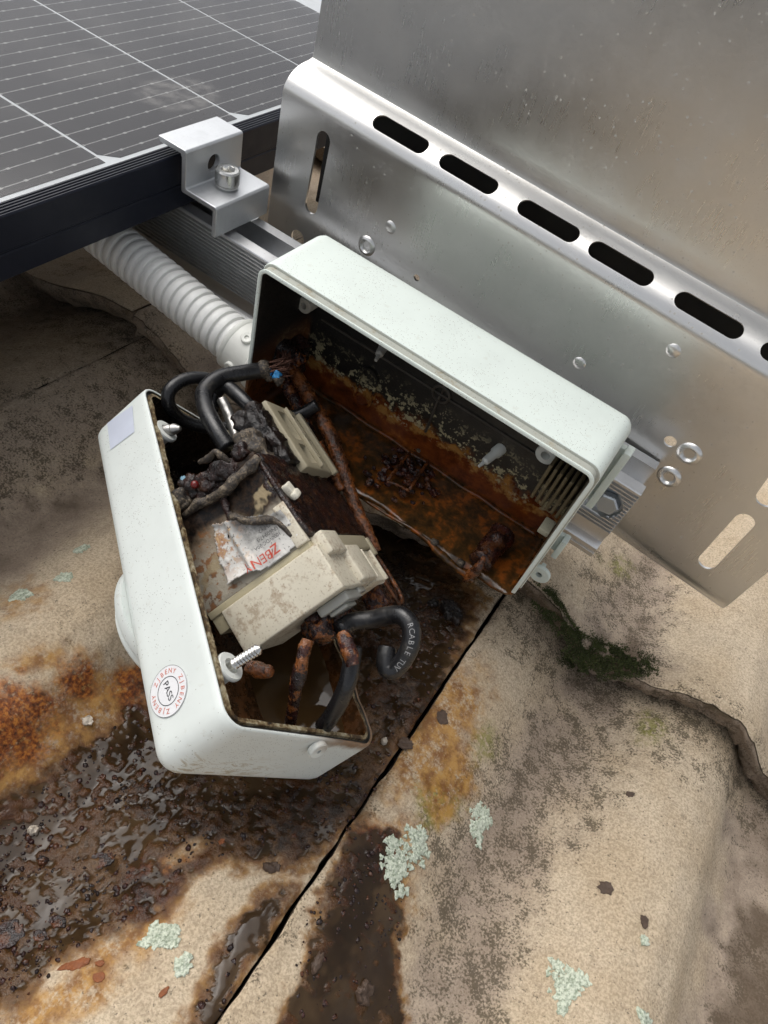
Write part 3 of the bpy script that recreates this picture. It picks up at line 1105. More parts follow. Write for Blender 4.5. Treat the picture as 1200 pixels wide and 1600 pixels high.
sheet = empty('bent_metal_sheet', MS)
tag(sheet, 'tall bent silver metal sheet with a row of slots along its fold', 'metal sheet')
TH = .0013
pr = [(.0062, .0362), (.0022, .0395), (.0004, .0440), (0, .0480)]
pr += [(0, z) for z in np.linspace(.06, .155, 8)]
pr += [(.0195 * (1 - math.cos(a)), .158 + .0125 * math.sin(a)) for a in np.linspace(0, math.pi / 2 * .93, 12)]
pr += [(.0200, .1712), (.0206, .1735)]
pr += [(.0206 + .0006 * i, .18 + .03 * i) for i in range(0, 10)]
pr = np.array(pr)
tg = np.gradient(pr, axis=0)
tg /= np.linalg.norm(tg, axis=1, keepdims=True)
bk = pr + np.stack([tg[:, 1], -tg[:, 0]], 1) * TH
npf = len(pr)
nxs = 48
V, F = [], []
xs = np.linspace(SX0, SX1, nxs)
for side in (pr, bk):
    for x in xs:
        for (a, c) in side:
            V.append((x, a + .0004 * math.sin(x * 40 + c * 9) * (1 if c > .19 else 0), c))
def vi(s_, i, j):
    return s_ * nxs * npf + i * npf + j
for i in range(nxs - 1):
    for j in range(npf - 1):
        F.append((vi(0, i, j), vi(0, i + 1, j), vi(0, i + 1, j + 1), vi(0, i, j + 1)))
        F.append((vi(1, i, j + 1), vi(1, i + 1, j + 1), vi(1, i + 1, j), vi(1, i, j)))
    F.append((vi(0, i + 1, 0), vi(0, i, 0), vi(1, i, 0), vi(1, i + 1, 0)))
    F.append((vi(0, i, npf - 1), vi(0, i + 1, npf - 1), vi(1, i + 1, npf - 1), vi(1, i, npf - 1)))
for j in range(npf - 1):
    F.append((vi(0, 0, j), vi(0, 0, j + 1), vi(1, 0, j + 1), vi(1, 0, j)))
    F.append((vi(0, nxs - 1, j + 1), vi(0, nxs - 1, j), vi(1, nxs - 1, j), vi(1, nxs - 1, j + 1)))
so = mesh('sheet_body', V, F, M_SHEET, sheet, True)
ca = Acc()
s45 = frame_to((0, 0, 0), (0, -.80, .60), (1, 0, 0))
for x in (-.1585, -.1185, -.0742, -.0362, .0072, .0480, .0880):
    M_ = s45.copy()
    M_[:3, 3] = (x, .0058, .1672)
    cv_, cf_ = capsule_data(.0318, .0041, .03)
    ca.add(cv_, cf_, M_)
def vslot(p0, p1, w_):
    a, b_ = np.array(on_sheet(*p0)), np.array(on_sheet(*p1))
    L_ = np.linalg.norm(a - b_)
    cv_, cf_ = capsule_data(L_, w_, .02)
    m_ = (a + b_) / 2
    ca.add(cv_, cf_, frame_to((m_[0], 0, m_[1]), (0, -1, 0), (b_[0] - a[0], 0, b_[1] - a[1])))
vslot((508, 206), (484, 333), .0042)
vslot((1172, 806), (1098, 886), .0046)
vslot((1262, 690), (1190, 790), .0046)
holes = [((465, 372), .0046), ((573, 384), .0022), ((651, 434), .0018), ((1047, 690), .0030), ((1077, 709), .0024), ((1045, 745), .0024)]
for (p, r_) in holes:
    a = on_sheet(*p)
    cv_, cf_ = capsule_data(2 * r_ + 1e-5, r_, .02)
    ca.add(cv_, cf_, frame_to((a[0], 0, a[1]), (0, -1, 0), (1, 0, 0)))
cut(so, ca.build('cutter', None, sheet, False))
for pl in so.data.polygons:
    pl.use_smooth = True
sharp(so, 30)
for (p, r_) in (holes[1], holes[4], holes[5]):
    a = on_sheet(*p)
    pf = [(r_ * .98, -.0009), (r_ * 1.15, .0004), (r_ * 1.6, .0014), (r_ * 2.1, .0011), (r_ * 2.4, .0002), (r_ * 2.5, -.0002)]
    lathe('raised_eyelet', pf, M_SHEET, sheet, 28, frame_to((a[0], -.0001, a[1]), (0, -1, 0)))
for p in ((610, 355), (1052, 548), (905, 568)):
    a = on_sheet(*p)
    lathe('pressed_dimple', [(.0034, -.0001), (.0030, .0004), (.0018, .0009), (.00001, .0011)], M_SHEET, sheet, 20, frame_to((a[0], 0, a[1]), (0, -1, 0)))

M_BACKING = simple('matt_black_backing', (0.012, 0.012, 0.012), 0.7)  # unseen dark backing, added behind the sheet to keep its slots black
rbox('added_backing', (-.2150, .0270, .0980), (-.0602, .0310, .4300), M_BACKING, sheet, .0008)
rbox('added_backing', (-.0600, .0270, .1290), (.0950, .0310, .4300), M_BACKING, sheet, .0008)
rbox('added_backing', (-.2150, .0235, .1900), (.0950, .0268, .1960), M_BACKING, sheet, .0005)

# ================================================================== CONDUIT
M_COND = simple('light_grey_conduit', (0.72, 0.72, 0.70), 0.42, 0, .05, 300, 0.05)
M_PVC = simple('cream_pvc', (0.64, 0.64, 0.60), 0.40, 0, .05, 300, 0.05)
c0, c1 = np.array([-.1622, .2400, .0610]), np.array([-.345, .2475, .0775])
con = tag(empty('corrugated_conduit', loc=tuple(c0)), 'pale grey corrugated conduit running under the solar panel', 'conduit')
dv = c1 - c0
Lc = np.linalg.norm(dv)
dv /= Lc
prf = []
s = .016
while s < Lc:
    prf += [(.0112, s), (.0126, s + .0006), (.0129, s + .0016), (.0129, s + .0030), (.0126, s + .0040), (.0112, s + .0046)]
    s += .0056
prf = [(.0095, Lc)] + list(reversed(prf))
Mc = frame_to((0, 0, 0), dv)
lathe('corrugated_tube', prf[::-1], M_COND, con, 40, Mc)
lathe('connector', [(.0100, .0005), (.0152, .0005), (.0156, .0012), (.0156, .0050), (.0149, .0056), (.0145, .0200), (.0150, .0206), (.0150, .0225), (.0143, .0232), (.0118, .0232)], M_PVC, con, 48, Mc)
for k in range(5):
    a = 2 * math.pi * (k + .35) / 5
    rad = np.array([math.cos(a), math.sin(a), 0])
    p = rad * .0147 + np.array([0, 0, .013])
    lathe('grip_boss', [(.0032, -.0005), (.0032, .0012), (.0027, .0016), (.0012, .0014), (.0009, .0006), (.00001, .0006)], M_PVC, con, 16, Mc @ frame_to(p, rad, (0, 0, 1)))

# ================================================================== PLASTIC AND BURNT MATERIALS
def abs_plastic(name, base, specks=1.0, streak=False, film=0.25):
    b = NB(name)
    n = b.noise(40, 4, 0.6)
    f = b.noise(600, 3, 0.6, off=2)
    c = b.mix(b.mr(n, 0.35, 0.75), base, tuple(x * .93 for x in base))
    v = b.vor(1500, out='Distance')
    q = b.n('ShaderNodeSeparateColor')
    b.t.links.new(b.vor(1500, out='Color'), q.inputs[0])
    dens = b.mr(b.noise(35, 3, 0.6, off=5), 0.38, 0.66, 0.02, 0.34)
    sp = b.m('MULTIPLY', b.mr(v, 0.34, 0.14), b.m('LESS_THAN', q.outputs[0], dens))
    c = b.mix(b.m('MULTIPLY', sp, 0.75 * specks), c, (0.11, 0.085, 0.055))
    v2 = b.mr(b.noise(260, 4, 0.65, off=8), 0.60, 0.72)
    c = b.mix(b.m('MULTIPLY', v2, film * .55), c, (0.34, 0.29, 0.19))
    # grime that collects along the edges
    pt = b.n('ShaderNodeNewGeometry').outputs['Pointiness']
    e = b.m('MULTIPLY', b.mr(b.noise(180, 4, 0.7, off=12), 0.5, 0.7), b.mr(pt, 0.5, 0.42))
    c = b.mix(b.m('MULTIPLY', e, 0.6), c, (0.25, 0.19, 0.10))
    if streak:
        # muddy wipe marks on the end wall of the cover
        x, y, z = b.xyz()
        st = b.noise(1.0, 5, 0.7, dist=1.6, vec=b.scl(60, 95, 300))
        reg = b.m('MULTIPLY', b.mr(x, 0.1655, 0.1672), b.m('MULTIPLY', b.mr(z, -0.012, -0.026), b.mr(y, 0.07, 0.02)))
        c = b.mix(b.m('MULTIPLY', b.m('MULTIPLY', b.mr(st, 0.50, 0.62), reg), 0.65), c, (0.30, 0.22, 0.10))
        rim = b.m('MULTIPLY', b.mr(b.m('ADD', z, b.m('MULTIPLY', b.noise(150, 3, .6, off=31), .006)), -.0025, .0015), b.mr(y, .035, .070))
        c = b.mix(b.m('MULTIPLY', rim, .9), c, b.mix(f, (0.09, 0.035, 0.010), (0.26, 0.13, 0.04)))
    b.set(color=c, rough=b.mr(n, 0.3, 0.7, 0.42, 0.55), spec=0.45, normal=b.bump(f, 0.05, 0.0002))
    return b.mat


WHITE = (0.665, 0.735, 0.690)
M_ABS = abs_plastic('weathered_white_abs', (0.70, 0.765, 0.715))
M_ABSC = abs_plastic('white_abs_cover', (0.68, 0.72, 0.69), 1.0, True)
M_CREAM = abs_plastic('old_cream_plastic', (0.50, 0.48, 0.36), 1.0, False, 0.7)
M_GASKET = simple('dirty_rubber_gasket', (0.03, 0.028, 0.024), 0.6, 0, .4, 500, .4)
def jacket():
    b = NB('black_cable_jacket')
    n1 = b.noise(90, 3, .6)
    n2 = b.noise(700, 3, .7, off=2)
    c = b.mix(n2, (0.007, 0.007, 0.008), (0.014, 0.014, 0.015))
    dust = b.m('MULTIPLY', b.mr(b.m('ADD', b.m('MULTIPLY', n1, .6), b.m('MULTIPLY', n2, .4)), .54, .68), .30)
    c = b.mix(dust, c, (0.13, 0.115, 0.095))
    b.set(color=c, rough=b.mr(n1, .3, .7, .22, .4), normal=b.bump(b.m('ADD', n2, n1), .2, .0006))
    return b.mat


M_CABLE = jacket()


def interior_base():
    """back half: sooty back wall, washed patches, rust below"""
    b = NB('burnt_box_inside')
    x, y, z = b.xyz()
    n1 = b.noise(45, 5, 0.65)
    n2 = b.noise(190, 5, 0.7, off=3)
    n3 = b.noise(700, 4, 0.65, off=6)
    h = b.m('ADD', y, b.m('MULTIPLY', b.m('SUBTRACT', n1, 0.5), 0.030))
    h = b.m('ADD', h, b.m('MULTIPLY', b.m('SUBTRACT', n2, 0.5), 0.012))
    soot = b.mix(b.mr(x, 0.03, 0.16), (0.006, 0.005, 0.004), b.mix(n2, (0.030, 0.026, 0.020), (0.062, 0.054, 0.042)))
    rust = b.ramp(b.m('ADD', b.m('MULTIPLY', n1, 0.55), b.m('MULTIPLY', n2, 0.45)), [(0.30, (0.030, 0.009, 0.004)), (0.44, (0.105, 0.026, 0.007)), (0.57, (0.19, 0.047, 0.010)), (0.68, (0.36, 0.11, 0.018))])
    mud = b.ramp(b.m('ADD', b.m('MULTIPLY', b.noise(80, 5, 0.7, off=9), 0.6), b.m('MULTIPLY', n2, 0.4)), [(0.3, (0.014, 0.009, 0.005)), (0.45, (0.046, 0.025, 0.009)), (0.53, (0.105, 0.042, 0.011)), (0.61, (0.27, 0.075, 0.012)), (.72, (.13, .045, .012))])
    cream = b.mix(n3, (0.30, 0.25, 0.12), (0.50, 0.46, 0.30))
    c = b.mix(b.mr(h, 0.020, 0.026), rust, soot)
    washed = b.m('MULTIPLY', b.mr(b.m('ADD', b.m('MULTIPLY', n2, 0.65), b.m('MULTIPLY', n3, 0.35)), 0.52, 0.56), b.m('MULTIPLY', b.mr(h, 0.017, 0.024), b.mr(h, 0.046, 0.026)))
    c = b.mix(b.m('MULTIPLY', washed, 0.9), c, cream)
    edge = b.m('MULTIPLY', b.m('MULTIPLY', b.mr(h, 0.015, 0.019), b.mr(h, 0.025, 0.0205)), b.mr(b.noise(110, 3, .6, off=14), .42, .56))
    c = b.mix(b.m('MULTIPLY', edge, 0.85), c, b.mix(n3, (0.30, 0.10, 0.018), (0.44, 0.27, 0.08)))
    c = b.mix(b.mr(b.m('ADD', y, b.m('MULTIPLY', n2, 0.004)), 0.009, 0.006), c, mud)
    # end wall on the right stays cream in the upper half, streaked
    st = b.noise(1.0, 4, 0.7, vec=b.scl(300, 60, 420))
    endw = b.m('MULTIPLY', b.mr(x, 0.1615, 0.1625), b.mr(h, 0.030, 0.045))
    c = b.mix(endw, c, b.mix(b.mr(st, 0.42, 0.6), (0.30, 0.27, 0.19), (0.05, 0.035, 0.02)))
    lft = b.m('MULTIPLY', b.mr(x, 0.007, 0.005), b.mr(y, 0.05, 0.03))
    c = b.mix(lft, c, b.mix(n2, (0.05, 0.018, 0.006), (0.16, 0.055, 0.013)))
    wetf = b.mr(h, 0.030, 0.016)
    r = b.m('ADD', b.m('MULTIPLY', wetf, -0.46), b.mr(n2, 0.3, 0.7, 0.51, 0.60))
    hh = b.m('MULTIPLY', b.m('ADD', b.m('MULTIPLY', n2, 0.8), b.m('MULTIPLY', n3, 0.4)), b.m('SUBTRACT', 1.0, b.m('MULTIPLY', wetf, .78)))
    b.set(color=c, rough=r, spec=0.5, normal=b.bump(hh, 0.5, 0.0012))
    return b.mat


def ash_lip():
    b = NB('grimy_lip')
    n1 = b.noise(120, 4, .65)
    n2 = b.noise(600, 4, .65, off=2)
    f = b.m('ADD', b.m('MULTIPLY', n1, .55), b.m('MULTIPLY', n2, .45))
    c = b.ramp(f, [(.38, (0.012, 0.009, 0.007)), (.47, (0.10, 0.06, 0.025)), (.54, (0.26, 0.21, 0.12)), (.66, (0.46, 0.43, 0.33))])
    b.set(color=c, rough=.5, normal=b.bump(f, .4, .0006))
    return b.mat


def interior_cover():
    b = NB('burnt_cover_inside')
    x, y, z = b.xyz()
    n1 = b.noise(60, 5, 0.65)
    n2 = b.noise(220, 5, 0.7, off=3)
    n3 = b.noise(800, 4, 0.65, off=6)
    soot = b.mix(n2, (0.008, 0.006, 0.005), (0.030, 0.020, 0.014))
    rust = b.ramp(b.m('ADD', b.m('MULTIPLY', n1, 0.55), b.m('MULTIPLY', n2, 0.45)), [(0.3, (0.012, 0.006, 0.003)), (0.46, (0.040, 0.018, 0.006)), (0.58, (0.10, 0.038, 0.010)), (0.72, (0.22, 0.085, 0.02))])
    c = b.mix(b.mr(b.m('ADD', x, b.m('MULTIPLY', b.m('SUBTRACT', n1, .5), .05)), 0.035, 0.075), soot, rust)
    pale = b.m('MULTIPLY', b.mr(b.m('ADD', b.m('MULTIPLY', n2, .6), b.m('MULTIPLY', n3, .4)), 0.60, 0.64), b.mr(x, 0.06, 0.02))
    c = b.mix(b.m('MULTIPLY', pale, .8), c, (0.36, 0.33, 0.24))
    b.set(color=c, rough=b.mr(n2, 0.3, 0.7, 0.14, 0.40), normal=b.bump(b.m('ADD', n2, b.m('MULTIPLY', n3, .4)), 0.5, 0.001))
    return b.mat


def char_material(name='char', gloss=0.25, brown=0.5, rusty=0.0, ashy=0.35):
    b = NB(name)
    n1 = b.noise(120, 5, 0.7)
    n2 = b.noise(520, 5, 0.7, off=2)
    c = b.ramp(n1, [(0.3, (0.006, 0.005, 0.005)), (0.5, (0.010 + .010 * brown, 0.008, 0.007)), (0.66, (0.016 + .03 * brown, 0.010, 0.007)), (0.8, (0.04, 0.02, 0.012))])
    ash = b.mr(b.m('ADD', b.m('MULTIPLY', n2, .7), b.m('MULTIPLY', n1, .3)), 0.62, 0.67, 0, ashy)
    c = b.mix(ash, c, (0.22, 0.19, 0.15))
    if rusty:
        c = b.mix(b.m('MULTIPLY', b.mr(b.noise(200, 5, 0.7, off=7), 0.5, 0.6), rusty), c, b.mix(n2, (0.10, 0.03, 0.008), (0.34, 0.12, 0.03)))
    b.set(color=c, rough=b.mr(n2, 0.3, 0.7, gloss * .6, gloss * 1.8), normal=b.bump(b.m('ADD', n2, b.m('MULTIPLY', n1, .6)), 0.8, 0.0012))
    return b.mat


def rust_material(name='wet_rust'):
    b = NB(name)
    n1 = b.noise(130, 5, 0.7)
    n2 = b.noise(600, 5, 0.7, off=2)
    c = b.ramp(b.m('ADD', b.m('MULTIPLY', n1, .6), b.m('MULTIPLY', n2, .4)), [(0.3, (0.012, 0.005, 0.003)), (0.45, (0.045, 0.016, 0.006)), (0.57, (0.19, 0.058, 0.013)), (0.7, (0.36, 0.14, 0.035)), (0.85, (0.03, 0.015, 0.008))])
    b.set(color=c, rough=b.mr(n2, 0.3, 0.7, 0.16, 0.45), normal=b.bump(b.m('ADD', n2, n1), 0.7, 0.0012))
    return b.mat


def ash_material():
    b = NB('crusted_ash')
    n1 = b.noise(210, 4, 0.6)
    n2 = b.noise(1100, 4, 0.7, off=2)
    f = b.m('ADD', b.m('MULTIPLY', n1, .45), b.m('MULTIPLY', n2, .55))
    c = b.ramp(f, [(0.38, (0.012, 0.010, 0.009)), (0.49, (0.050, 0.038, 0.028)), (0.57, (0.16, 0.125, 0.085)), (0.68, (0.31, 0.25, 0.17))])
    cr = b.mr(b.m('ABSOLUTE', b.m('SUBTRACT', b.noise(170, 3, .6, off=7), .5)), .018, .004)
    c = b.mix(b.m('MULTIPLY', cr, .8), c, (0.015, 0.012, 0.010))
    b.set(color=c, rough=b.mr(n2, .3, .7, .45, .75), normal=b.bump(f, .5, .0012))
    return b.mat


M_INB = interior_base()
M_INC = interior_cover()
M_CHAR = char_material()
M_CHARG = char_material('glossy_char', 0.17, 0.45, 0.12, 0.06)
M_CHARR = char_material('rusty_char', 0.2, 1.0, 0.75)
M_CHARA = char_material('sparkling_char', 0.13, 0.1, 0.0, 0.30)
M_RUST = rust_material()
M_MUDR = char_material('dark_rust_mud', 0.2, 1.2, 0.30, 0.0)
M_ASH = ash_material()
M_COPPER = simple('dirty_copper_strand', (0.10, 0.045, 0.03), 0.4, 0.6, .5, 900, .3)
M_TIN = simple('tinned_strand', (0.42, 0.41, 0.39), 0.38, 0.9, .35, 900, .3)
M_BLUEP = simple('pale_blue_crumb', (0.20, 0.36, 0.46), 0.6, 0, .4, 900, .6)
M_BLUE = simple('blue_corrosion', (0.03, 0.22, 0.48), 0.6, 0, .4, 900, .6)


# ================================================================== OPEN BOX SHELLS
def rr_ring(L, W, r, inset, nl, nw, nc):
    """points of a rounded rectangle, constant count"""
    r = max(r - inset, .0006)
    x0, y0, x1, y1 = inset, inset, L - inset, W - inset
    pts = []
    def side(a, b_, n_):
        for i in range(n_):
            t = i / n_
            pts.append((a[0] + (b_[0] - a[0]) * t, a[1] + (b_[1] - a[1]) * t))
    def corner(cx, cy, a0):
        for i in range(nc):
            a = a0 + math.pi / 2 * i / nc
            pts.append((cx + r * math.cos(a), cy + r * math.sin(a)))
    side((x0 + r, y0), (x1 - r, y0), nl)
    corner(x1 - r, y0 + r, -math.pi / 2)
    side((x1, y0 + r), (x1, y1 - r), nw)
    corner(x1 - r, y1 - r, 0)
    side((x1 - r, y1), (x0 + r, y1), nl)
    corner(x0 + r, y1 - r, math.pi / 2)
    side((x0, y1 - r), (x0, y0 + r), nw)
    corner(x0 + r, y0 + r, math.pi)
    return pts


def shell(name, L, W, D, r, mats, parent, warp=None, wall=.0034, lip=True, drop=0.0):
    if not drop:
        wall = .0046
    """open box, rim at z=0, closed side at z=-D.  mats: outside, rim inner, inside"""
    nl, nw, nc = 84, 45, 6
    rings = []
    def add(inset, z, mi):
        rings.append((inset, z, mi))
    add(.0042, -D, 0)
    add(.0022, -D + .0006, 0)
    add(.0007, -D + .0022, 0)
    add(0, -D + .0048, 0)
    for k in range(1, 9):
        add(-.0000, -D + .0048 + (D - .0048 - (.0056 if drop else .0032)) * k / 8, 0)
    if drop:
        add(.0000, -.0052, 0)
        add(.0003, -.0049, 0)
        add(.0014, -.0047, 1)
        add(.0015, -.0014, 1)
        add(.0011, -.0011, 0)
        add(.0010, -.0003, 0)
        add(.0014, 0, 0)
        add(.0026, -.0001, 0)
        add(.0029, -.0007, 0)
        wall = .0026
    else:
        add(.0001, -.0006, 0)
        add(.0004, -.0001, 0)
        add(.0010, 0, 0)
        add(.0014, -.0003, 0)
        add(.0015, -.0014, 1)
        add(.0028, -.0014, 1)
        add(.0030, -.0002, 2)
        add(.0045, -.0002, 2)
    for k in range(1, 13):
        add(wall + .0004 + .0004 * k / 12, -.0012 - (D - .0012 - .0034) * k / 12, 3)
    for k in range(1, 11):
        add(wall + .0008 + (W / 2 - wall - .0012) * (k / 10), -D + .0030, 3)
    V, F, MI = [], [], []
    for (inset, z, mi) in rings:
        V += [(x, y, z) for x, y in rr_ring(L, W, r, inset, nl, nw, nc)]
    n = 2 * (nl + nw) + 4 * nc
    for j in range(len(rings) - 1):
        for i in range(n):
            a, c2 = j * n + i, j * n + (i + 1) % n
            F.append((a, c2, c2 + n, a + n))
            MI.append(rings[j + 1][2])
    F.append(tuple(range(n - 1, -1, -1)))
    MI.append(0)
    last = (len(rings) - 1) * n
    F.append(tuple(last + i for i in range(n)))
    MI.append(3)
    V = np.array(V)
    if warp is not None:
        V = warp(V)
    o = mesh(name, V, F, mats, parent, True, MI)
    if drop:
        for pl in o.data.polygons:
            c_ = pl.center
            if c_.y < .0045 or (c_.y < .012 and c_.z > -.004 and .02 < c_.x < L - .004) or (c_.x < .004 and c_.y < .03 and c_.z > -.003):
                pl.material_index = 3
    return sharp(o, 50)


M_COLLAR = abs_plastic('grimy_collar', (0.40, 0.41, 0.36), 1.0, False, .9)
# ------------------------------------------------------------------ upper box (base half), mouth towards the viewer
BL, BW, BD = 0.1682, 0.0915, 0.0462
MB_ = np.eye(4)
MB_[:3, 0], MB_[:3, 1], MB_[:3, 2], MB_[:3, 3] = (1, 0, 0), (0, 0, 1), (0, -1, 0), (-.1600, .2170, .0435)
base = empty('isolator_box', MB_)
tag(base, 'open pale green white isolator box on the rail, inside burnt and rusty', 'electrical box')


def inb(p):
    """world point to box coordinates"""
    return np.array([p[0] + .16, p[2] - .0435, .217 - p[1]])


def warp_base(V):
    low = sstep(.016, .002, V[:, 1])
    fr = np.exp(np.minimum(0, V[:, 2]) / .012)
    nz = fbm(np.stack([V[:, 0], V[:, 0] * 0, V[:, 0] * 0], 1), 55, 4, 200)
    lft = sstep(.16, .06, V[:, 0])
    rec = low * fr * (.0004 + .0012 * lft + .0022 * (nz + .2))
    V = V.copy()
    V[:, 2] -= np.maximum(rec, 0)
    V[:, 1] += low * fr * (.0016 * fbm(V, 45, 3, 210) - .0022 - .0020 * sstep(.10, .145, V[:, 0]) * sstep(.166, .155, V[:, 0]))
    inside = sstep(.0016, .0021, np.minimum.reduce([V[:, 0], BL - V[:, 0], BW - V[:, 1], V[:, 1]]))
    inside *= (V[:, 2] > -BD + .001)
    lowi = sstep(.012, .003, V[:, 1])
    V[:, 1] += inside * lowi * (.0016 * fbm(V, 90, 4, 220) + .0007 * fbm(V, 300, 3, 225))
    V[:, 2] += inside * (V[:, 2] < -.03) * .0005 * fbm(V, 120, 4, 230)
    return V


shell('housing', BL, BW, BD, .0060, [M_ABS, M_COLLAR, M_CREAM, M_INB], base, warp_base, drop=1.0)


def inner_boss(uv, yb, h, r, mat, name='screw_boss', prof_=None):
    p = inb(at_y(uv[0], uv[1], .2603 - h))
    fl = -BD + .0032
    prof_ = prof_ or [(r, 0), (r, h - .0004), (r * .92, h), (r * .45, h), (r * .40, h - .0015), (r * .34, h - .004), (.00001, h - .004)]
    return lathe(name, prof_, mat, base, 28, frame_to((p[0], p[1], fl - .0003), (0, 0, 1)))


M_BOSS = abs_plastic('pale_boss_plastic', (0.60, 0.62, 0.58), .5)
inner_boss((852, 712), .2535, .0075, .0050, M_BOSS)
inner_boss((474, 478), .2480, .0100, .0042, abs_plastic('sooty_boss', (0.42, 0.40, 0.34), 1.0, False, .6))
for (uv, lean) in (((592, 545), (.25, -.1)), ((768, 716), (-.2, -.2))):
    p = inb(at_y(uv[0], uv[1], .2515))
    lathe('screw_stud', [(.0030, -.004), (.0030, .001), (.0023, .002), (.0020, .0085), (.0010, .0095), (.0008, .0130), (.00001, .0132)], M_BOSS if lean[0] < 0 else abs_plastic('grey_stud', (0.32, 0.31, 0.28), .6), base, 16, frame_to((p[0], p[1], -BD + .006), (lean[0], lean[1], 1)))
M_RIB = simple('sooty_rib', (0.050, 0.043, 0.034), 0.5, 0, .5, 300, .5)
fl = -BD + .0032
rbox('moulded_rib', (.012, .0480, fl - .001), (.158, .0492, fl + .0012), M_RIB, base, .0004)
rbox('moulded_rib', (.0840, .022, fl - .001), (.0852, .0478, fl + .0012), M_RIB, base, .0004)
rbox('moulded_rib', (.0846, .0494, fl - .001), (.0856, .084, fl + .0012), M_RIB, base, .0004)
lathe('knockout_ring', [(.0052, -.001), (.0052, .0012), (.0048, .0016), (.0040, .0016), (.0037, .0010), (.0037, -.001)], M_RIB, base, 28, frame_to((.0850, .0490, fl), (0, 0, 1)))
# moulded oblong ring, half under the rust
cv_, cf_ = capsule_data(.026, .0056, .004)
ci_, cfi = capsule_data(.0235, .0044, .02)
ob = mesh('moulded_ring', cv_ @ frame_to((0, 0, 0), (0, 0, 1), (0, 1, 0))[:3, :3].T + np.array([.046, .026, fl]), cf_, M_INB, base, False)
cut(ob, mesh('cutter', ci_ @ frame_to((0, 0, 0), (0, 0, 1), (0, 1, 0))[:3, :3].T + np.array([.046, .026, fl]), cfi, None, base, False))
M_RIBC = abs_plastic('stained_cream_rib', (0.17, 0.135, 0.075), 1.0, False, 1.0)
# cream ribbed cheeks of the end wall
for i in range(6):
    rbox('end_wall_rib', (.1475 + i * .0029, .037, fl - .001), (.1492 + i * .0029, .060, fl + .0150 + .0005 * i), M_RIBC, base, .0005)
rbox('snap_catch', (BL - .009, .0315, -.026), (BL - .0036, .0350, -.017), M_CREAM, base, .0006)
# rusted pillar lying on the bottom wall, with a peeled flake
pa, pb = inb(at_y(812, 792, .243)), inb(at_y(757, 868, .221))
pa[1], pb[1] = .0085, .0065
tube('rusted_pillar', [pa, pa * .6 + pb * .4, pb], [.0068, .0062, .0058], M_MUDR, base, 20, 10, rough=.22, rs=220, seed=4)
tube('rust_flake', [pb + [.0000, .006, .001], pb + [.001, .001, .004], pb + [-.001, -.007, .006], pb + [-.0015, -.011, .0065]], [.0008, .0026, .0022, .0008], M_RUST, base, 10, 6, rough=.35, rs=300, seed=5)
# blistered scab in the middle of the bottom wall
scab = Acc()
for k in range(90):
    uv = (640 + RNG.normal(0, 36), 738 + RNG.normal(0, 20))
    p = inb(at_z(uv[0], uv[1], .0500))
    if -.040 < p[2] < -.006:
        r_ = RNG.uniform(.0007, .0021)
        V, F = rbox_data((-r_, -r_ * .6, -r_), (r_, r_ * .7, r_), r_ * .45, .002, 2, lambda V, N: V + N * (.35 * r_ * fbm(V + k, 500, 3, k)[:, None]))
        scab.add(V, F, frame_to((p[0], .0052, p[2]), RNG.normal(0, 1, 3), (1, .2, .1)))
o = scab.build('blistered_rust', M_MUDR, base)
o['kind'] = 'stuff'
for (u0, v0, u1, v1) in ((605, 752, 640, 708), (640, 765, 668, 722), (605, 752, 640, 768), (648, 700, 690, 712)):
    a, c2 = inb(at_z(u0, v0, .0505)), inb(at_z(u1, v1, .0505))
    tube('melted_bracket', [a, (a + c2) / 2 + [0, .0006, 0], c2], .0009, M_RUST, base, 8, 4, rough=.3, rs=300)
# glossy melted lip along the front of the bottom wall
lipp = [inb(at_y(u_, v_, y_)) for (u_, v_, y_) in ((545, 765, .221), (575, 785, .219), (608, 806, .2185), (640, 824, .218), (665, 842, .2175), (690, 868, .217), (712, 886, .217), (740, 908, .217))]
tube('melted_lip', lipp, [.0004, .0007, .0007, .0010, .0008, .0019, .0015, .0020], M_INB, base, 16, 14, rough=.55, rs=240, seed=9)
for uv, r_ in (((678, 848), .0020), ((640, 826), .0011), ((720, 880), .0020), ((602, 640), .0012), ((655, 703), .0014)):
    p = inb(at_y(uv[0], uv[1], .2185))
    if uv[1] < 720:
        p = inb(at_z(uv[0], uv[1], .051))
    rbox('ash_bead', (-r_, -r_, -r_), (r_, r_, r_), M_ASH, base, r_ * .8, .002, 3, lambda V, N: V * (1 + .25 * fbm(V + uv[0], 600, 3, 3)[:, None]), frame_to(p, (0, 0, 1)))
# wet fillet where the back wall meets the bottom wall
jl = [(x_, .0042 + .0006 * math.sin(x_ * 210), -BD + .0042) for x_ in np.linspace(.012, .160, 14)]
tube('wet_fillet', jl, .0013, M_INB, base, 12, 6, rough=.15, rs=200, seed=61)
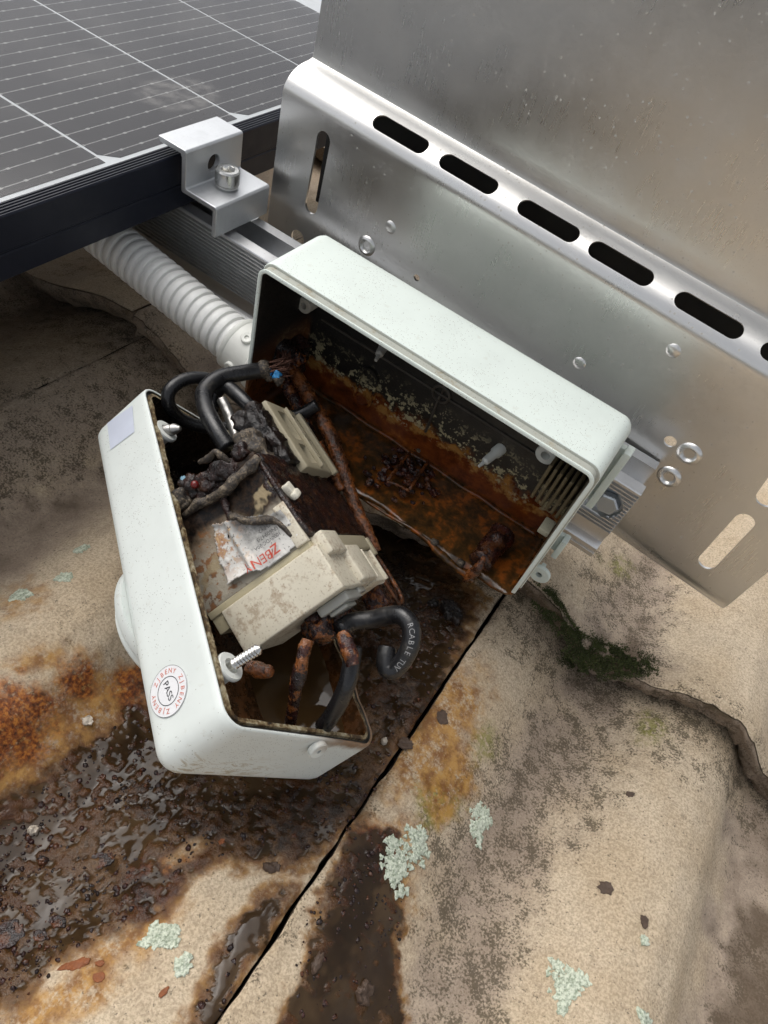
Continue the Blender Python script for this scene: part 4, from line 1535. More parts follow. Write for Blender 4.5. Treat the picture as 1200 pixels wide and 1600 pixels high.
# mounting feet and hinge ear on the right-hand wall
M_FOOT = abs_plastic('foot_plastic', (0.60, 0.655, 0.61), .5)
rbox('mounting_foot', (BL + .0026, .0415, -.0455), (BL + .0060, .0785, -.0385), M_FOOT, base, .0005)
rbox('foot_bridge', (BL - .0005, .0430, -.0460), (BL + .0030, .0770, -.0425), M_FOOT, base, .0005)
rbox('mounting_foot', (BL + .0030, .0160, -.0300), (BL + .0058, .0290, -.0235), M_FOOT, base, .0005)
rbox('foot_bridge', (BL - .0005, .0165, -.0300), (BL + .0032, .0285, -.0275), M_FOOT, base, .0005)
ear = lathe('hinge_ear', [(.0016, -.0011), (.0048, -.0011), (.0052, -.0007), (.0052, .0007), (.0048, .0011), (.0016, .0011), (.0016, -.0011)], M_FOOT, base, 28, frame_to((BL + .0032, .0140, -.0125), (0, 0, 1)))
rbox('mounting_foot', (BL + .0018, .0010, -.0225), (BL + .0040, .0115, -.0185), M_FOOT, base, .0005)

# ------------------------------------------------------------------ cover half, lying on its edge
LM = np.array([[0.81142, 0.45436, 0.36764], [-0.583, 0.58468, 0.56415], [0.04137, -0.67209, 0.73931]])
LO = np.array([-0.18181, 0.17118, 0.07964])
CL_, CW_, CD_ = .168, .0904, .0340
cover = empty('isolator_cover', mat4(LM, LO))
tag(cover, 'upturned white isolator box cover with round PASS sticker lying on the wet tile', 'electrical box')


def inl(p):
    return LM.T @ (np.asarray(p) - LO)


def at_l(u, v, k, ax_=2):
    """where the sight line through a spot meets a plane of the cover"""
    d = LM.T @ ray(u, v)
    o = LM.T @ (CAM - LO)
    return o + (k - o[ax_]) / d[ax_] * d


def warp_cover(V):
    V = V.copy()
    far = sstep(.05, .09, V[:, 1]) * np.exp(np.minimum(0, V[:, 2]) / .010)
    V[:, 2] += far * .0022 * fbm(V * [1, .3, 1], 70, 4, 300)
    inside = sstep(.0035, .0044, np.minimum.reduce([V[:, 0], CL_ - V[:, 0], V[:, 1], CW_ - V[:, 1]])) * (V[:, 2] > -CD_ + .001)
    V += (inside * .0006 * fbm(V, 140, 4, 310))[:, None]
    return V


M_LIP = ash_lip()
shell('housing', CL_, CW_, CD_, .0085, [M_ABSC, M_GASKET, M_LIP, M_INC], cover, warp_cover)
# rotary handle on the front face
kn = empty('rotary_handle')
bpy.data.objects.remove(kn)
kM = frame_to((.1000, .0290, -CD_), (0, 0, -1))
lathe('handle_plate', [(.0305, -.0008), (.0305, .0030), (.0295, .0042), (.0262, .0046), (.00001, .0046)], M_ABSC, cover, 64, kM)
lathe('rotary_handle', [(.0250, .0044), (.0246, .0100), (.0228, .0118), (.00001, .0120)], M_ABSC, cover, 64, kM)
rbox('handle_grip', (-.021, -.005, .0115), (.021, .005, .0190), M_ABSC, cover, .0015, M=kM)

# stickers on the long wall (normal is -y)
M_STICK = simple('white_sticker', (0.78, 0.78, 0.79), 0.35, 0, .03, 300, 0)
M_STICKB = simple('pale_blue_sticker', (0.60, 0.64, 0.74), 0.4, 0, .06, 200, 0)
M_INKB = simple('black_ink', (0.02, 0.02, 0.022), 0.5, 0, .1, 300, 0)
M_INKR = simple('red_ink', (0.62, 0.16, 0.10), 0.5, 0, .1, 300, 0)
qc = [at_l(u_, v_, 0, 1) for (u_, v_) in ((166, 651), (205, 623), (208, 664), (171, 692))]
qv = [(p[0] + .0045, -.00025, p[2]) for p in qc]
o = mesh('code_sticker', qv, [(0, 1, 2, 3)], M_STICKB, cover, False)
o['label'] = 'pale blue square sticker near the upper corner'
PC = np.array([.1436, -.0003, -.0203])
kS = frame_to(PC, (0, -1, 0), (1, 0, 0))
st = lathe('pass_sticker', [(.0089, -.0001), (.0089, .0001), (.00001, .0001)], M_STICK, cover, 48, kS)
st['label'] = 'round white quality sticker reading PASS with red lettering round it'
ink = Acc()
V = []
for i in range(48):
    a = 2 * math.pi * i / 48
    V += [(.0051 * math.cos(a), .0051 * math.sin(a), .0002), (.00485 * math.cos(a), .00485 * math.sin(a), .0002)]
F = [(2 * i, (2 * i + 2) % 96, (2 * i + 3) % 96, 2 * i + 1) for i in range(48)]
ink.add(V, F, kS)
V = []
for i in range(48):
    a = 2 * math.pi * i / 48
    V += [(.0089 * math.cos(a), .0089 * math.sin(a), .0002), (.0088 * math.cos(a), .0088 * math.sin(a), .0002)]
ink.add(V, F, kS)
V, F = text_data('PASS', .0036, 1.0)
rz = np.eye(4)
an = math.radians(8)
rz[:2, :2] = [[math.cos(an), -math.sin(an)], [math.sin(an), math.cos(an)]]
rz[2, 3] = .0002
ink.add(V, F, kS @ rz)
ink.build('pass_lettering', M_INKB, st, False)
ink = Acc()
for k in range(3):
    for j, ch in enumerate('ZJBENY'):
        a = math.radians(62 + k * 120 - (j - 2.5) * 17.0)
        V, F = text_data(ch, .0025)
        m_ = np.eye(4)
        ro_ = a - math.pi / 2
        m_[:2, :2] = [[math.cos(ro_), -math.sin(ro_)], [math.sin(ro_), math.cos(ro_)]]
        m_[:3, 3] = (.0069 * math.cos(a), .0069 * math.sin(a), .0002)
        ink.add(V, F, kS @ m_)
ink.build('maker_lettering', M_INKR, st, False)

# screw bosses with screws sticking out of the mouth
M_BOSSW = abs_plastic('white_boss', (0.66, 0.68, 0.64), .6)
for (p, tall) in (((.0255, .0092), False), ((.1435, .0102), True)):
    lathe('screw_boss', [(.0040, -CD_ + .003), (.0040, -.0020), (.0056, -.0016), (.0057, -.0006), (.0053, .0000), (.0030, .0000), (.0026, -.0012), (.00001, -.0012)], M_BOSSW, cover, 28, frame_to((p[0], p[1], 0), (0, 0, 1)))
    pr_ = [(.0017, -.002)]
    z = .0012
    tip = .0145 if tall else .0065
    while z < tip - .001:
        pr_ += [(.00150, z), (.00205, z + .00055), (.00205, z + .00075), (.00150, z + .0013)]
        z += .0014
    pr_ += [(.0013, tip - .0006), (.0006, tip), (.00001, tip)]
    if not tall:
        pr_ = [(.0024, -.0015), (.0026, .0012), (.0021, .0022), (.0026, .0030), (.0024, .0042), (.0010, .0066), (.00001, .0068)]
    lathe('screw', pr_, M_STEEL if tall else M_TIN, cover, 20, frame_to((p[0], p[1], 0), (.10, -.06 if tall else .25, 1) if tall else (.5, .3, 1)))
# hinge tab on the end wall
lathe('hinge_tab', [(.0009, -.0012), (.0034, -.0012), (.0038, -.0008), (.0038, .0012), (.0034, .0016), (.0009, .0016), (.0009, -.0012)], M_ABSC, cover, 24, frame_to((.1684 + .0010, .0520, -.0040), (1, 0, .25)))
# brown water standing in the low corner: polygon of the level plane inside the walls
def clip(poly, n_, d_):
    out = []
    for i in range(len(poly)):
        a, b_ = poly[i], poly[(i + 1) % len(poly)]
        da, db = a.dot(n_) - d_, b_.dot(n_) - d_
        if da <= 0:
            out.append(a)
        if da * db < 0:
            out.append(a + (b_ - a) * da / (da - db))
    return out


def water_material():
    b = NB('brown_water')
    n = b.noise(120, 4, 0.6)
    c = b.mix(n, (0.030, 0.016, 0.006), (0.075, 0.042, 0.016))
    b.set(color=c, rough=0.04, normal=b.bump(b.noise(70, 2, 0.5, off=3), 0.12, 0.0008))
    return b.mat


M_WATER = water_material()
lvl = 0.0215
pg = [np.array(p, float) for p in ((-1, -1, lvl), (1, -1, lvl), (1, 1, lvl), (-1, 1, lvl))]
wl = .0042
for (n_, d_) in ((LM[:, 0], LM[:, 0].dot(LO) + CL_ - wl), (-LM[:, 0], -LM[:, 0].dot(LO) - wl), (LM[:, 1], LM[:, 1].dot(LO) + CW_ - wl), (-LM[:, 1], -LM[:, 1].dot(LO) - wl), (-LM[:, 2], -LM[:, 2].dot(LO) + CD_ - .003), (LM[:, 2], LM[:, 2].dot(LO) - .002)):
    pg = clip(pg, n_, d_)
if len(pg) > 2:
    wv = [inl(p) for p in pg]
    mesh('standing_water', wv, [tuple(range(len(wv)))], M_WATER, cover, False)

# ================================================================== BURNT SWITCH MODULE
KM = 0.88
MMm = np.array([[0.92743, 0.0737, 0.36668], [-0.30173, 0.72674, 0.61709], [-0.221, -0.68295, 0.69624]])
MOm = np.array([-0.10477, 0.15651, 0.10324])
mod = empty('burnt_switch', mat4(MMm * KM, MOm))
tag(mod, 'burnt beige switch unit with torn red lettered label hanging out of the cover', 'switch')


def at_m(u, v, k, ax_):
    d = MMm.T @ ray(u, v)
    o = MMm.T @ (CAM - MOm) / KM
    d = d / KM
    return o + (k - o[ax_]) / d[ax_] * d


def switch_body():
    b = NB('scorched_beige_plastic')
    x, y, z = b.xyz()
    n1 = b.noise(70, 5, 0.65)
    n2 = b.noise(260, 5, 0.7, off=3)
    n3 = b.noise(900, 3, 0.6, off=5)
    c = b.mix(n1, (0.36, 0.32, 0.25), (0.46, 0.42, 0.34))
    c = b.mix(b.mr(n3, .62, .70, 0, .6), c, (0.10, 0.07, 0.04))
    hx = b.m('ADD', x, b.m('MULTIPLY', b.m('SUBTRACT', n1, .5), .022))
    brn = b.mr(hx, 0.030, 0.010)
    c = b.mix(b.m('MULTIPLY', brn, .75), c, b.mix(n2, (0.06, 0.03, 0.012), (0.22, 0.12, 0.045)))
    rs = b.m('MULTIPLY', b.mr(b.m('ADD', b.m('MULTIPLY', n1, .5), b.m('MULTIPLY', n2, .5)), .50, .57), b.mr(b.m('ADD', z, b.m('MULTIPLY', b.m('SUBTRACT', n1, .5), .02)), -.030, -.045))
    c = b.mix(b.m('MULTIPLY', rs, .85), c, b.mix(b.mr(n2, .35, .65), (0.05, 0.016, 0.006), (0.26, 0.095, 0.022)))
    hz = b.m('ADD', hx, b.m('MULTIPLY', b.mr(z, -.026, -.012), -.011))
    ch = b.mr(hz, 0.0175, 0.0085)
    c = b.mix(ch, c, b.mix(b.mr(n2, .35, .7), (0.006, 0.005, 0.005), (0.045, 0.026, 0.015)))
    skin = b.m('MULTIPLY', b.mr(b.m('ABSOLUTE', b.m('SUBTRACT', b.m('ADD', hx, b.m('MULTIPLY', z, .35)), .0135)), .0035, .0015), b.mr(n1, .40, .5))
    c = b.mix(b.m('MULTIPLY', skin, .8), c, b.mix(n3, (0.30, 0.22, 0.12), (0.46, 0.38, 0.24)))
    b.set(color=c, rough=b.mr(n2, .3, .7, .34, .6), spec=.22, normal=b.bump(b.m('ADD', n2, b.m('MULTIPLY', n3, .5)), .4, .0008))
    return b.mat


def paper_label():
    b = NB('torn_paper_label')
    x, y, z = b.xyz()
    n1 = b.noise(90, 5, 0.65)
    n2 = b.noise(420, 5, 0.7, off=3)
    c = b.mix(n1, (0.60, 0.58, 0.53), (0.72, 0.71, 0.68))
    hx = b.m('ADD', x, b.m('MULTIPLY', b.m('SUBTRACT', n1, .5), .012))
    gz = b.mr(z, -.034, -.022)
    soot = b.m('MULTIPLY', b.mr(b.m('ADD', hx, b.m('MULTIPLY', b.m('SUBTRACT', n2, .5), .020)), .040, .018), gz)
    c = b.mix(b.m('MULTIPLY', soot, .88), c, (0.05, 0.045, 0.042))
    rs = b.m('MULTIPLY', b.mr(b.m('ADD', b.m('MULTIPLY', n1, .55), b.m('MULTIPLY', n2, .45)), .47, .56), b.m('MULTIPLY', b.mr(z, -.021, -.030), b.mr(hx, .044, .026)))
    c = b.mix(b.m('MULTIPLY', rs, .9), c, b.ramp(n2, [(.3, (0.10, 0.025, 0.006)), (.5, (0.32, 0.12, 0.03)), (.7, (0.52, 0.34, 0.15))]))
    sp = b.mr(b.noise(750, 3, .6, off=9), .62, .67)
    c = b.mix(b.m('MULTIPLY', sp, .8), c, (0.03, 0.025, 0.02))
    b.set(color=c, rough=b.mr(n1, .3, .7, .35, .6), normal=b.bump(n2, .25, .0006))
    return b.mat


M_BODY = switch_body()
M_LABEL = paper_label()
M_BEIGE = abs_plastic('clean_beige_plastic', (0.66, 0.61, 0.49), .8, False, .45)
def stained_beige():
    b = NB('stained_beige_plastic')
    n1 = b.noise(60, 3, .6)
    n2 = b.noise(420, 3, .65, off=3)
    c = b.mix(n1, (0.52, 0.47, 0.36), (0.70, 0.65, 0.53))
    c = b.mix(b.mr(b.noise(900, 3, .6, off=5), .60, .68, 0, .7), c, (0.20, 0.13, 0.07))
    st = b.m('MULTIPLY', b.mr(b.m('ADD', b.m('MULTIPLY', n2, .5), b.m('MULTIPLY', n1, .5)), .50, .62), .5)
    c = b.mix(st, c, b.mix(n2, (0.30, 0.18, 0.07), (0.15, 0.065, 0.02)))
    pt = b.n('ShaderNodeNewGeometry').outputs['Pointiness']
    c = b.mix(b.mr(pt, .5, .44, 0, .8), c, (0.06, 0.04, 0.025))
    b.set(color=c, rough=b.mr(n2, .3, .7, .35, .55), normal=b.bump(n2, .12, .0005))
    return b.mat


M_BEIGE = stained_beige()
M_YEL = abs_plastic('yellowed_plastic', (0.50, 0.44, 0.29), .6, False, .8)
M_SMOKE = abs_plastic('smoke_stained_plastic', (0.33, 0.29, 0.20), 1.0, False, .9)


def melt(amp, sc, seed):
    def f(V, N):
        return V + N * (amp * fbm(V, sc, 4, seed)[:, None])
    return f


def melt_top(V, N):
    k = sstep(.016, .0, V[:, 0])
    return V + N * ((.0018 * k + .0002) * fbm(V, 170, 4, 400))[:, None] + np.stack([0 * k, .0014 * k * fbm(V, 60, 3, 410), 0 * k], 1)


rbox('switch_housing', (-.004, .0004, -.062), (.0448, .0600, -.0012), M_BODY, mod, .0012, .0016, 2, melt_top)


def plate_b(V, N):
    amp = .0012
    out = V + N * (amp * fbm(V, 230, 4, 420) + .0006 * fbm(V, 700, 3, 425))[:, None]
    # drips over the near edge and pits
    k = sstep(.004, .0, V[:, 1])
    out[:, 2] -= .0010 * k * (fbm(V * [1, 0, 0], 160, 3, 430) + .4)
    return out


rbox('cream_edge', (.0235, -.0014, -.0068), (.0446, .0020, -.0004), M_BEIGE, mod, .0007, .003)
rbox('charred_front', (-.0030, .0004, -.0050), (.0420, .0830, .0012), M_CHARG, mod, .0020, .0013, 3, plate_b)
tube('melted_edge', [(-.001, .0002, -.0004), (.010, .0000, -.0004), (.022, .0002, -.0002), (.034, .0008, 0), (.0405, .0030, .0004), (.0425, .009, .0006)], [.0010, .0012, .0014, .0015, .0019, .0013], M_CHARG, mod, 12, 8, rough=.12, rs=200, seed=3)

# torn label on the near face
nx_, nz_ = 56, 60
gx, gz = np.linspace(.0115, .0450, nx_), np.linspace(-.0432, -.0015, nz_)
X, Zz = np.meshgrid(gx, gz, indexing='ij')
pp = np.stack([X.ravel(), 0 * X.ravel(), Zz.ravel()], 1)
nn = fbm(pp, 160, 4, 440)
top = .0150 + .0105 * sstep(-.030, -.004, pp[:, 2]) + .0022 * nn - .004 * sstep(-.028, -.036, pp[:, 2])
left = -.0415 + .0020 * nn + .006 * sstep(.030, .014, pp[:, 0])
bot = .0440 - .0035 * sstep(-.020, -.036, pp[:, 2]) + .0012 * nn
keep = (pp[:, 0] > top) & (pp[:, 2] > left) & (pp[:, 0] < bot) & (pp[:, 2] < -.0028 + .0010 * nn)
yy = -.0010 - .0006 * sstep(0, .4, nn) - .0035 * sstep(.034, .044, pp[:, 0]) * sstep(-.024, -.038, pp[:, 2]) - .0022 * np.exp(-((pp[:, 2] + .0285) / .0016) ** 2) * sstep(.012, .02, pp[:, 0])
yy -= .0020 * sstep(.004, .0, pp[:, 0] - top) * (.5 + nn)
P3 = np.stack([pp[:, 0], yy, pp[:, 2]], 1)
idx = np.arange(nx_ * nz_).reshape(nx_, nz_)
Fk = [(idx[i, j], idx[i, j + 1], idx[i + 1, j + 1], idx[i + 1, j]) for i in range(nx_ - 1) for j in range(nz_ - 1) if keep[idx[i, j]] and keep[idx[i + 1, j + 1]] and keep[idx[i, j + 1]] and keep[idx[i + 1, j]]]
lab = mesh('paper_label', P3, [tuple(int(q_) for q_ in f) for f in Fk], M_LABEL, mod)
bm = bmesh.new()
bm.from_mesh(lab.data)
bmesh.ops.delete(bm, geom=[v for v in bm.verts if not v.link_faces], context='VERTS')
bm.to_mesh(lab.data)
bm.free()
sl = lab.modifiers.new('solid', 'SOLIDIFY')
sl.thickness = .00025
sl.offset = 0
lab['label'] = 'torn scorched white paper label with red lettering'


def face_text(body, size, x, z, mat, sx=1.0, rot=0.0, name='lettering', y=-.0030):
    V, F = text_data(body, size, sx)
    if not len(V):
        return
    m_ = np.eye(4)
    m_[:3, 0], m_[:3, 1], m_[:3, 2], m_[:3, 3] = (math.sin(rot), 0, -math.cos(rot)), (math.cos(rot), 0, math.sin(rot)), (0, -1, 0), (x, y, z)
    V = V @ m_[:3, :3].T + m_[:3, 3]
    V[:, 1] = np.interp(V[:, 2], [-.036, -.031, -.0285, -.026], [-.0050, -.0040, -.0054, -.0027])
    mesh(name, V, F, mat, lab, False)


M_RED = simple('faded_red_ink', (0.55, 0.075, 0.04), 0.5, 0, .2, 600, 0)
M_GREY = simple('faded_black_ink', (0.05, 0.05, 0.05), 0.6, 0, .3, 600, 0)
face_text('BENY', .0060, .0393, -.0240, M_RED, .98, math.radians(-2))
# the maker's angular mark before the letters
zz = -.0138
mk = [(0, 0), (.0038, 0), (.0038, .0007), (.0013, .0007), (.0040, .0044), (.0002, .0044), (.0002, .0037), (.0026, .0037)]
mk2 = [(.0030, .0014), (.0047, .0044), (.0056, .0044), (.0046, .0008), (.0042, .0008), (.0045, .0030)]
for poly in (mk, mk2):
    V = [(.0370 + b_, -.0024, zz + .0010 - a) for a, b_ in poly]
    mesh('maker_mark', V, [tuple(range(len(V)))], M_RED, lab, False)
face_text('EN60947.3', .0026, .0318, -.0142, M_GREY, 1.0, math.radians(-2), 'small_print')
face_text('1000VDC 20A', .0024, .0345, -.0158, M_GREY, 1.0, math.radians(-2), 'small_print')
face_text('DC-PV2', .0024, .0290, -.0130, M_GREY, 1.0, math.radians(-2), 'small_print')

# wrinkled molten folds across the near face
rid = [at_m(404, 713, -.001, 1), at_m(392, 728, -.002, 1), at_m(372, 745, -.003, 1), at_m(352, 765, -.0035, 1), at_m(330, 778, -.003, 1), at_m(310, 788, -.002, 1), at_m(288, 806, .001, 1)]
tube('molten_fold', rid, [.0018, .0026, .0020, .0027, .0021, .0023, .0012], M_ASH, mod, 26, 18, rough=.5, rs=200, seed=11)
rid2 = [at_m(352, 800, -.0015, 1), at_m(368, 808, -.002, 1), at_m(392, 815, -.0025, 1), at_m(412, 812, -.0022, 1), at_m(436, 818, -.0015, 1), at_m(456, 838, -.0008, 1)]
tube('molten_fold', rid2, [.0012, .0022, .0016, .0023, .0013, .0008], M_ASH, mod, 22, 16, rough=.55, rs=300, seed=12)
rid3 = [at_m(345, 768, -.001, 1), at_m(352, 790, -.0016, 1), at_m(360, 812, -.0012, 1), at_m(358, 840, -.001, 1)]
tube('molten_fold', rid3, [.0016, .0018, .0012, .0006], M_CHAR, mod, 12, 8, rough=.5, rs=240, seed=13)

# upper terminal block with pockets, charred flank and grey melted flank
ub = rbox('terminal_block', (-.0370, .0380, -.024), (.0050, .0740, .0060), M_SMOKE, mod, .0010, .004, 2)
pk = Acc()
for (xa, xb, ya, yb_) in ((-.032, -.014, .046, .0555), (-.011, .001, .046, .0555), (-.033, -.020, .0590, .0690), (-.017, -.005, .0590, .0690)):
    V, F = rbox_data((xa, ya, -.002), (xb, yb_, .015), .0012, 1, 2)
    pk.add(V, F)
cut(ub, pk.build('cutter', None, mod, False))
for pl in ub.data.polygons:
    pl.use_smooth = True
sharp(ub, 35)
lathe('terminal_screw', [(.0040, -.006), (.0040, -.0012), (.0036, -.0004), (.0012, -.0002), (.0010, -.0014), (.00001, -.0014)], M_STEEL, mod, 24, frame_to((-.0165, .0508, .004), (0, 0, 1)))
rbox('terminal_rib', (-.0350, .0568, .0058), (.0030, .0580, .0082), M_SMOKE, mod, .0004)
rbox('terminal_rib', (-.0340, .0712, .0050), (.0060, .0746, .0086), M_SMOKE, mod, .0006)
rbox('charred_flank', (-.0360, .0270, -.012), (.0010, .0385, .0040), M_CHARA, mod, .0016, .0011, 2, melt(.0020, 330, 450))
rbox('melted_flank', (-.0220, .0160, -.012), (-.0010, .0265, -.0010), M_ASH, mod, .003, .0009, 3, melt(.0034, 170, 455))

# burnt cluster beside the near face: lumps, a red bead, a blue crumb, a grey curl of insulation
for (u_, v_, r_, m_, nm) in ((300, 760, .0058, M_CHARG, 'charred_lump'), (322, 755, .0050, M_CHARG, 'charred_lump'), (340, 738, .0050, M_CHAR, 'charred_lump'), (286, 780, .0052, M_ASH, 'ash_lump'), (332, 760, .0042, M_CHAR, 'charred_lump'), (358, 735, .0055, M_CHAR, 'charred_lump'), (376, 706, .0040, M_CHAR, 'charred_lump'), (318, 772, .0040, M_CHARG, 'charred_lump')):
    c_ = at_m(u_, v_, .002, 1)
    rbox(nm, (-r_, -r_ * .8, -r_), (r_, r_ * .8, r_), m_, mod, r_ * .78, r_ * .22, 4, melt(r_ * .55, 330, int(u_)), frame_to(c_, (0.2, 0, 1)))
c_ = at_m(304, 757, -.0030, 1)
bd = simple('dark_red_bead', (0.12, 0.008, 0.007), 0.12, 0, .3, 500, .1)
lathe('red_bead', [(.0019, -.001), (.0019, .0002), (.0015, .0010), (.0008, .0014), (.00001, .0015)], bd, mod, 20, frame_to(c_, (.1, -1, .2)))
c_ = at_m(287, 748, -.001, 1)
rbox('blue_crumb', (-.0016, -.0010, -.0012), (.0016, .0010, .0012), M_BLUEP, mod, .0010, .001, 3, melt(.0008, 600, 6), frame_to(c_, (.3, 0, 1)))
cur = [at_m(u_, v_, k_, 1) for (u_, v_, k_) in ((312, 722, -.003), (326, 716, -.005), (336, 706, -.0065), (346, 712, -.0055), (360, 722, -.003))]
tube('curled_insulation', cur, [.0012, .0017, .0014, .0016, .0010], M_ASH, mod, 12, 8, rough=.5, rs=260, seed=21)

# white clip on the charred front
c_ = at_m(450, 768, .0014, 2)
clipm = frame_to(c_, (.05, -.15, 1), (1, .5, 0))
M_CLIP = abs_plastic('white_clip_plastic', (0.66, 0.62, 0.52), 1.0, False, 1.0)
rbox('white_clip', (-.0034, -.0026, -.001), (.0034, .0026, .0030), M_CLIP, mod, .0008, .002, 2, melt(.0006, 400, 8), clipm)
rbox('white_clip', (.0012, -.0040, .0006), (.0044, .0020, .0042), M_CLIP, mod, .0010, .002, 2, melt(.0006, 400, 9), clipm)

# lower terminal cover: yellow strip, clean beige block, stepped shoulder, clear latch
rbox('yellowed_strip', (.0442, .0002, -.0600), (.0478, .0300, -.0010), M_YEL, mod, .0006, .004)
rbox('yellowed_strip', (.0470, .0012, -.0600), (.0555, .0300, -.0470), M_YEL, mod, .0006, .004)
rbox('terminal_cover', (.0474, -.0012, -.0530), (.0700, .0360, .0020), M_BEIGE, mod, .0010, .006, 3)
rbox('cover_shoulder', (.0425, .0040, -.0100), (.0535, .0225, .0052), M_BEIGE, mod, .0008, .006, 2)
rbox('cover_shoulder', (.0500, .0215, -.0200), (.0690, .0420, .0050), M_BEIGE, mod, .0014, .006, 2)
rbox('cover_shoulder', (.0440, .0225, -.0200), (.0520, .0640, .0040), M_SMOKE, mod, .0008, .006, 2)
rbox('cover_shoulder', (.0520, .0425, -.0200), (.0700, .0600, .0022), M_BEIGE, mod, .0008, .006, 2)
rbox('cover_rib', (.0530, .0420, .0010), (.0690, .0435, .0052), M_BEIGE, mod, .0004)
rbox('cover_rib', (.0530, .0585, .0010), (.0700, .0605, .0040), M_BEIGE, mod, .0004)
rbox('cover_rib', (.0460, .0620, -.0200), (.0560, .0655, .0050), M_SMOKE, mod, .0006)
b = NB('clear_latch_plastic')
b.set(color=(0.62, 0.62, 0.56), rough=0.18, trans=0.45, ior=1.45, normal=b.bump(b.noise(500, 3, .6), .1, .0003))
M_CLEAR = b.mat
rbox('clear_latch', (.0700, .0060, -.0170), (.0745, .0250, -.0010), M_CLEAR, mod, .0010, .004, 2)
rbox('clear_latch', (.0744, .0090, -.0140), (.0765, .0220, -.0045), M_CLEAR, mod, .0008, .004, 2)
rbox('clear_latch', (.0700, .0215, -.0120), (.0728, .0300, .0000), M_CLEAR, mod, .0006, .004, 2)
# rust-eaten far end
rbox('rusted_bracket', (.0440, .0640, -.016), (.0800, .0850, -.0040), M_CHARR, mod, .0016, .0018, 2, melt(.0020, 170, 470))
tube('rusted_rim', [(.044, .0850, -.003), (.056, .0858, -.002), (.068, .0862, -.0022), (.080, .0850, -.003), (.0822, .078, -.004)], [.0012, .0011, .0012, .0014, .0010], M_RUST, mod, 10, 6, rough=.3, rs=250, seed=31)
tube('rusted_rim', [(.046, .0680, -.002), (.060, .0690, -.0012), (.072, .0700, -.0018), (.082, .078, -.004)], .0010, M_RUST, mod, 10, 6, rough=.3, rs=250, seed=32)
c_ = (.0672, .0655, -.001)
lathe('white_pin', [(.0030, -.006), (.0030, .0004), (.0024, .0014), (.00001, .0016)], M_CLIP, mod, 20, frame_to(c_, (.3, .3, 1)))
for k in range(9):
    p = np.array([RNG.uniform(.066, .080), RNG.uniform(.010, .075), RNG.uniform(-.034, -.018)])
    r_ = RNG.uniform(.003, .006)
    rbox('charred_lump', (-r_, -r_, -r_), (r_, r_, r_), M_CHARR, mod, r_ * .7, r_ * .25, 3, melt(r_ * .6, 260, 500 + k), frame_to(p, (0.3, .2, 1)))

# ================================================================== CABLES AND RODS
def cable(name, pts, rad, mat, label, ns=18, grp=None, cat='cable', **kw):
    P = np.array([at_y(u_, v_, y_) for (u_, v_, y_) in pts])
    o0 = P[0].copy()
    o = tube(name, P - o0, rad, mat, None, ns, 10, **kw)
    o.location = tuple(o0)
    tag(o, label, cat, grp)
    return o, P


M_CABLED = char_material('dusty_black_jacket', 0.32, 0.2)
cb1, P1 = cable('black_cable', [(356, 700, .166), (338, 672, .169), (322, 640, .175), (319, 612, .184), (342, 591, .195), (378, 583, .206), (404, 579, .2135), (418, 576, .2165)], .0038, M_CABLE, 'thick black cable arching into the box with frayed blue tinged end')
o0 = np.array(cb1.location)
endd = P1[-1] - P1[-2]
endd /= np.linalg.norm(endd)
fr = frame_to(P1[-1] - o0, endd)
lathe('burnt_collar', [(.0040, -.0035), (.0047, -.002), (.0044, 0), (.0034, .0012), (.00001, .0012)], M_ASH, cb1, 20, fr)
for k in range(26):
    a = RNG.uniform(0, 6.28)
    r_ = math.sqrt(RNG.uniform(0, 1)) * .0034
    p = np.array([r_ * math.cos(a), r_ * math.sin(a), 0])
    q_ = p * RNG.uniform(1.0, 1.6) + np.array([RNG.normal(0, .001), RNG.normal(0, .001), RNG.uniform(.008, .014)])
    pts = np.array([p, (p + q_) / 2 + RNG.normal(0, .0004, 3), q_]) @ fr[:3, :3].T + fr[:3, 3]
    tube('wire_strand', pts, .00034, M_COPPER, cb1, 6, 3)
for (du, dv_) in ((420, 582), (433, 587)):
    p = at_y(du, dv_, .2155 if du < 430 else .2165) - o0
    rbox('blue_corrosion', (-.002, -.002, -.002), (.002, .002, .002), M_BLUE, cb1, .0014, .0008, 3, melt(.0016, 500, du), frame_to(p, (.3, .1, 1)))
    p = at_y(du + 2, dv_ + 7, .2155) - o0
    rbox('ash_crust', (-.0022, -.002, -.002), (.0022, .002, .002), M_ASH, cb1, .0014, .0008, 3, melt(.0016, 500, du + 3), frame_to(p, (.3, .1, 1)))
cb2, P2 = cable('black_cable', [(356, 604, .204), (322, 592, .196), (290, 593, .187), (266, 609, .178), (264, 632, .175), (282, 654, .178), (314, 666, .184), (356, 669, .192), (404, 665, .205), (440, 657, .214), (474, 645, .221), (496, 632, .226)], .0031, M_CABLE, 'black cable looping round behind the burnt terminal block')
cb3, P3_ = cable('black_cable', [(330, 640, .186), (334, 616, .192), (352, 604, .196), (372, 618, .196), (388, 634, .194), (398, 648, .190)], .0034, M_CABLE, 'short black cable bending down onto the charred terminal flank')
st_, _ = cable('bare_wire', [(346, 624, .188), (354, 640, .186), (362, 660, .183), (370, 684, .178)], .0024, M_TIN, 'bare grey stranded wire beside the looped black cables', 10, None, 'wire', rough=.12, rs=900)
rod1, _ = cable('rusty_rod', [(452, 572, .240), (470, 598, .236), (490, 632, .230), (510, 668, .224), (526, 706, .218), (541, 752, .211), (556, 792, .205), (570, 824, .200), (588, 862, .195)], [.0034, .0036, .0034, .0038, .0036, .0034, .0030, .0032, .0024], M_RUST, 'long orange rusted cable running past the charred switch', 14, None, 'cable', rough=.22, rs=260, seed=41)
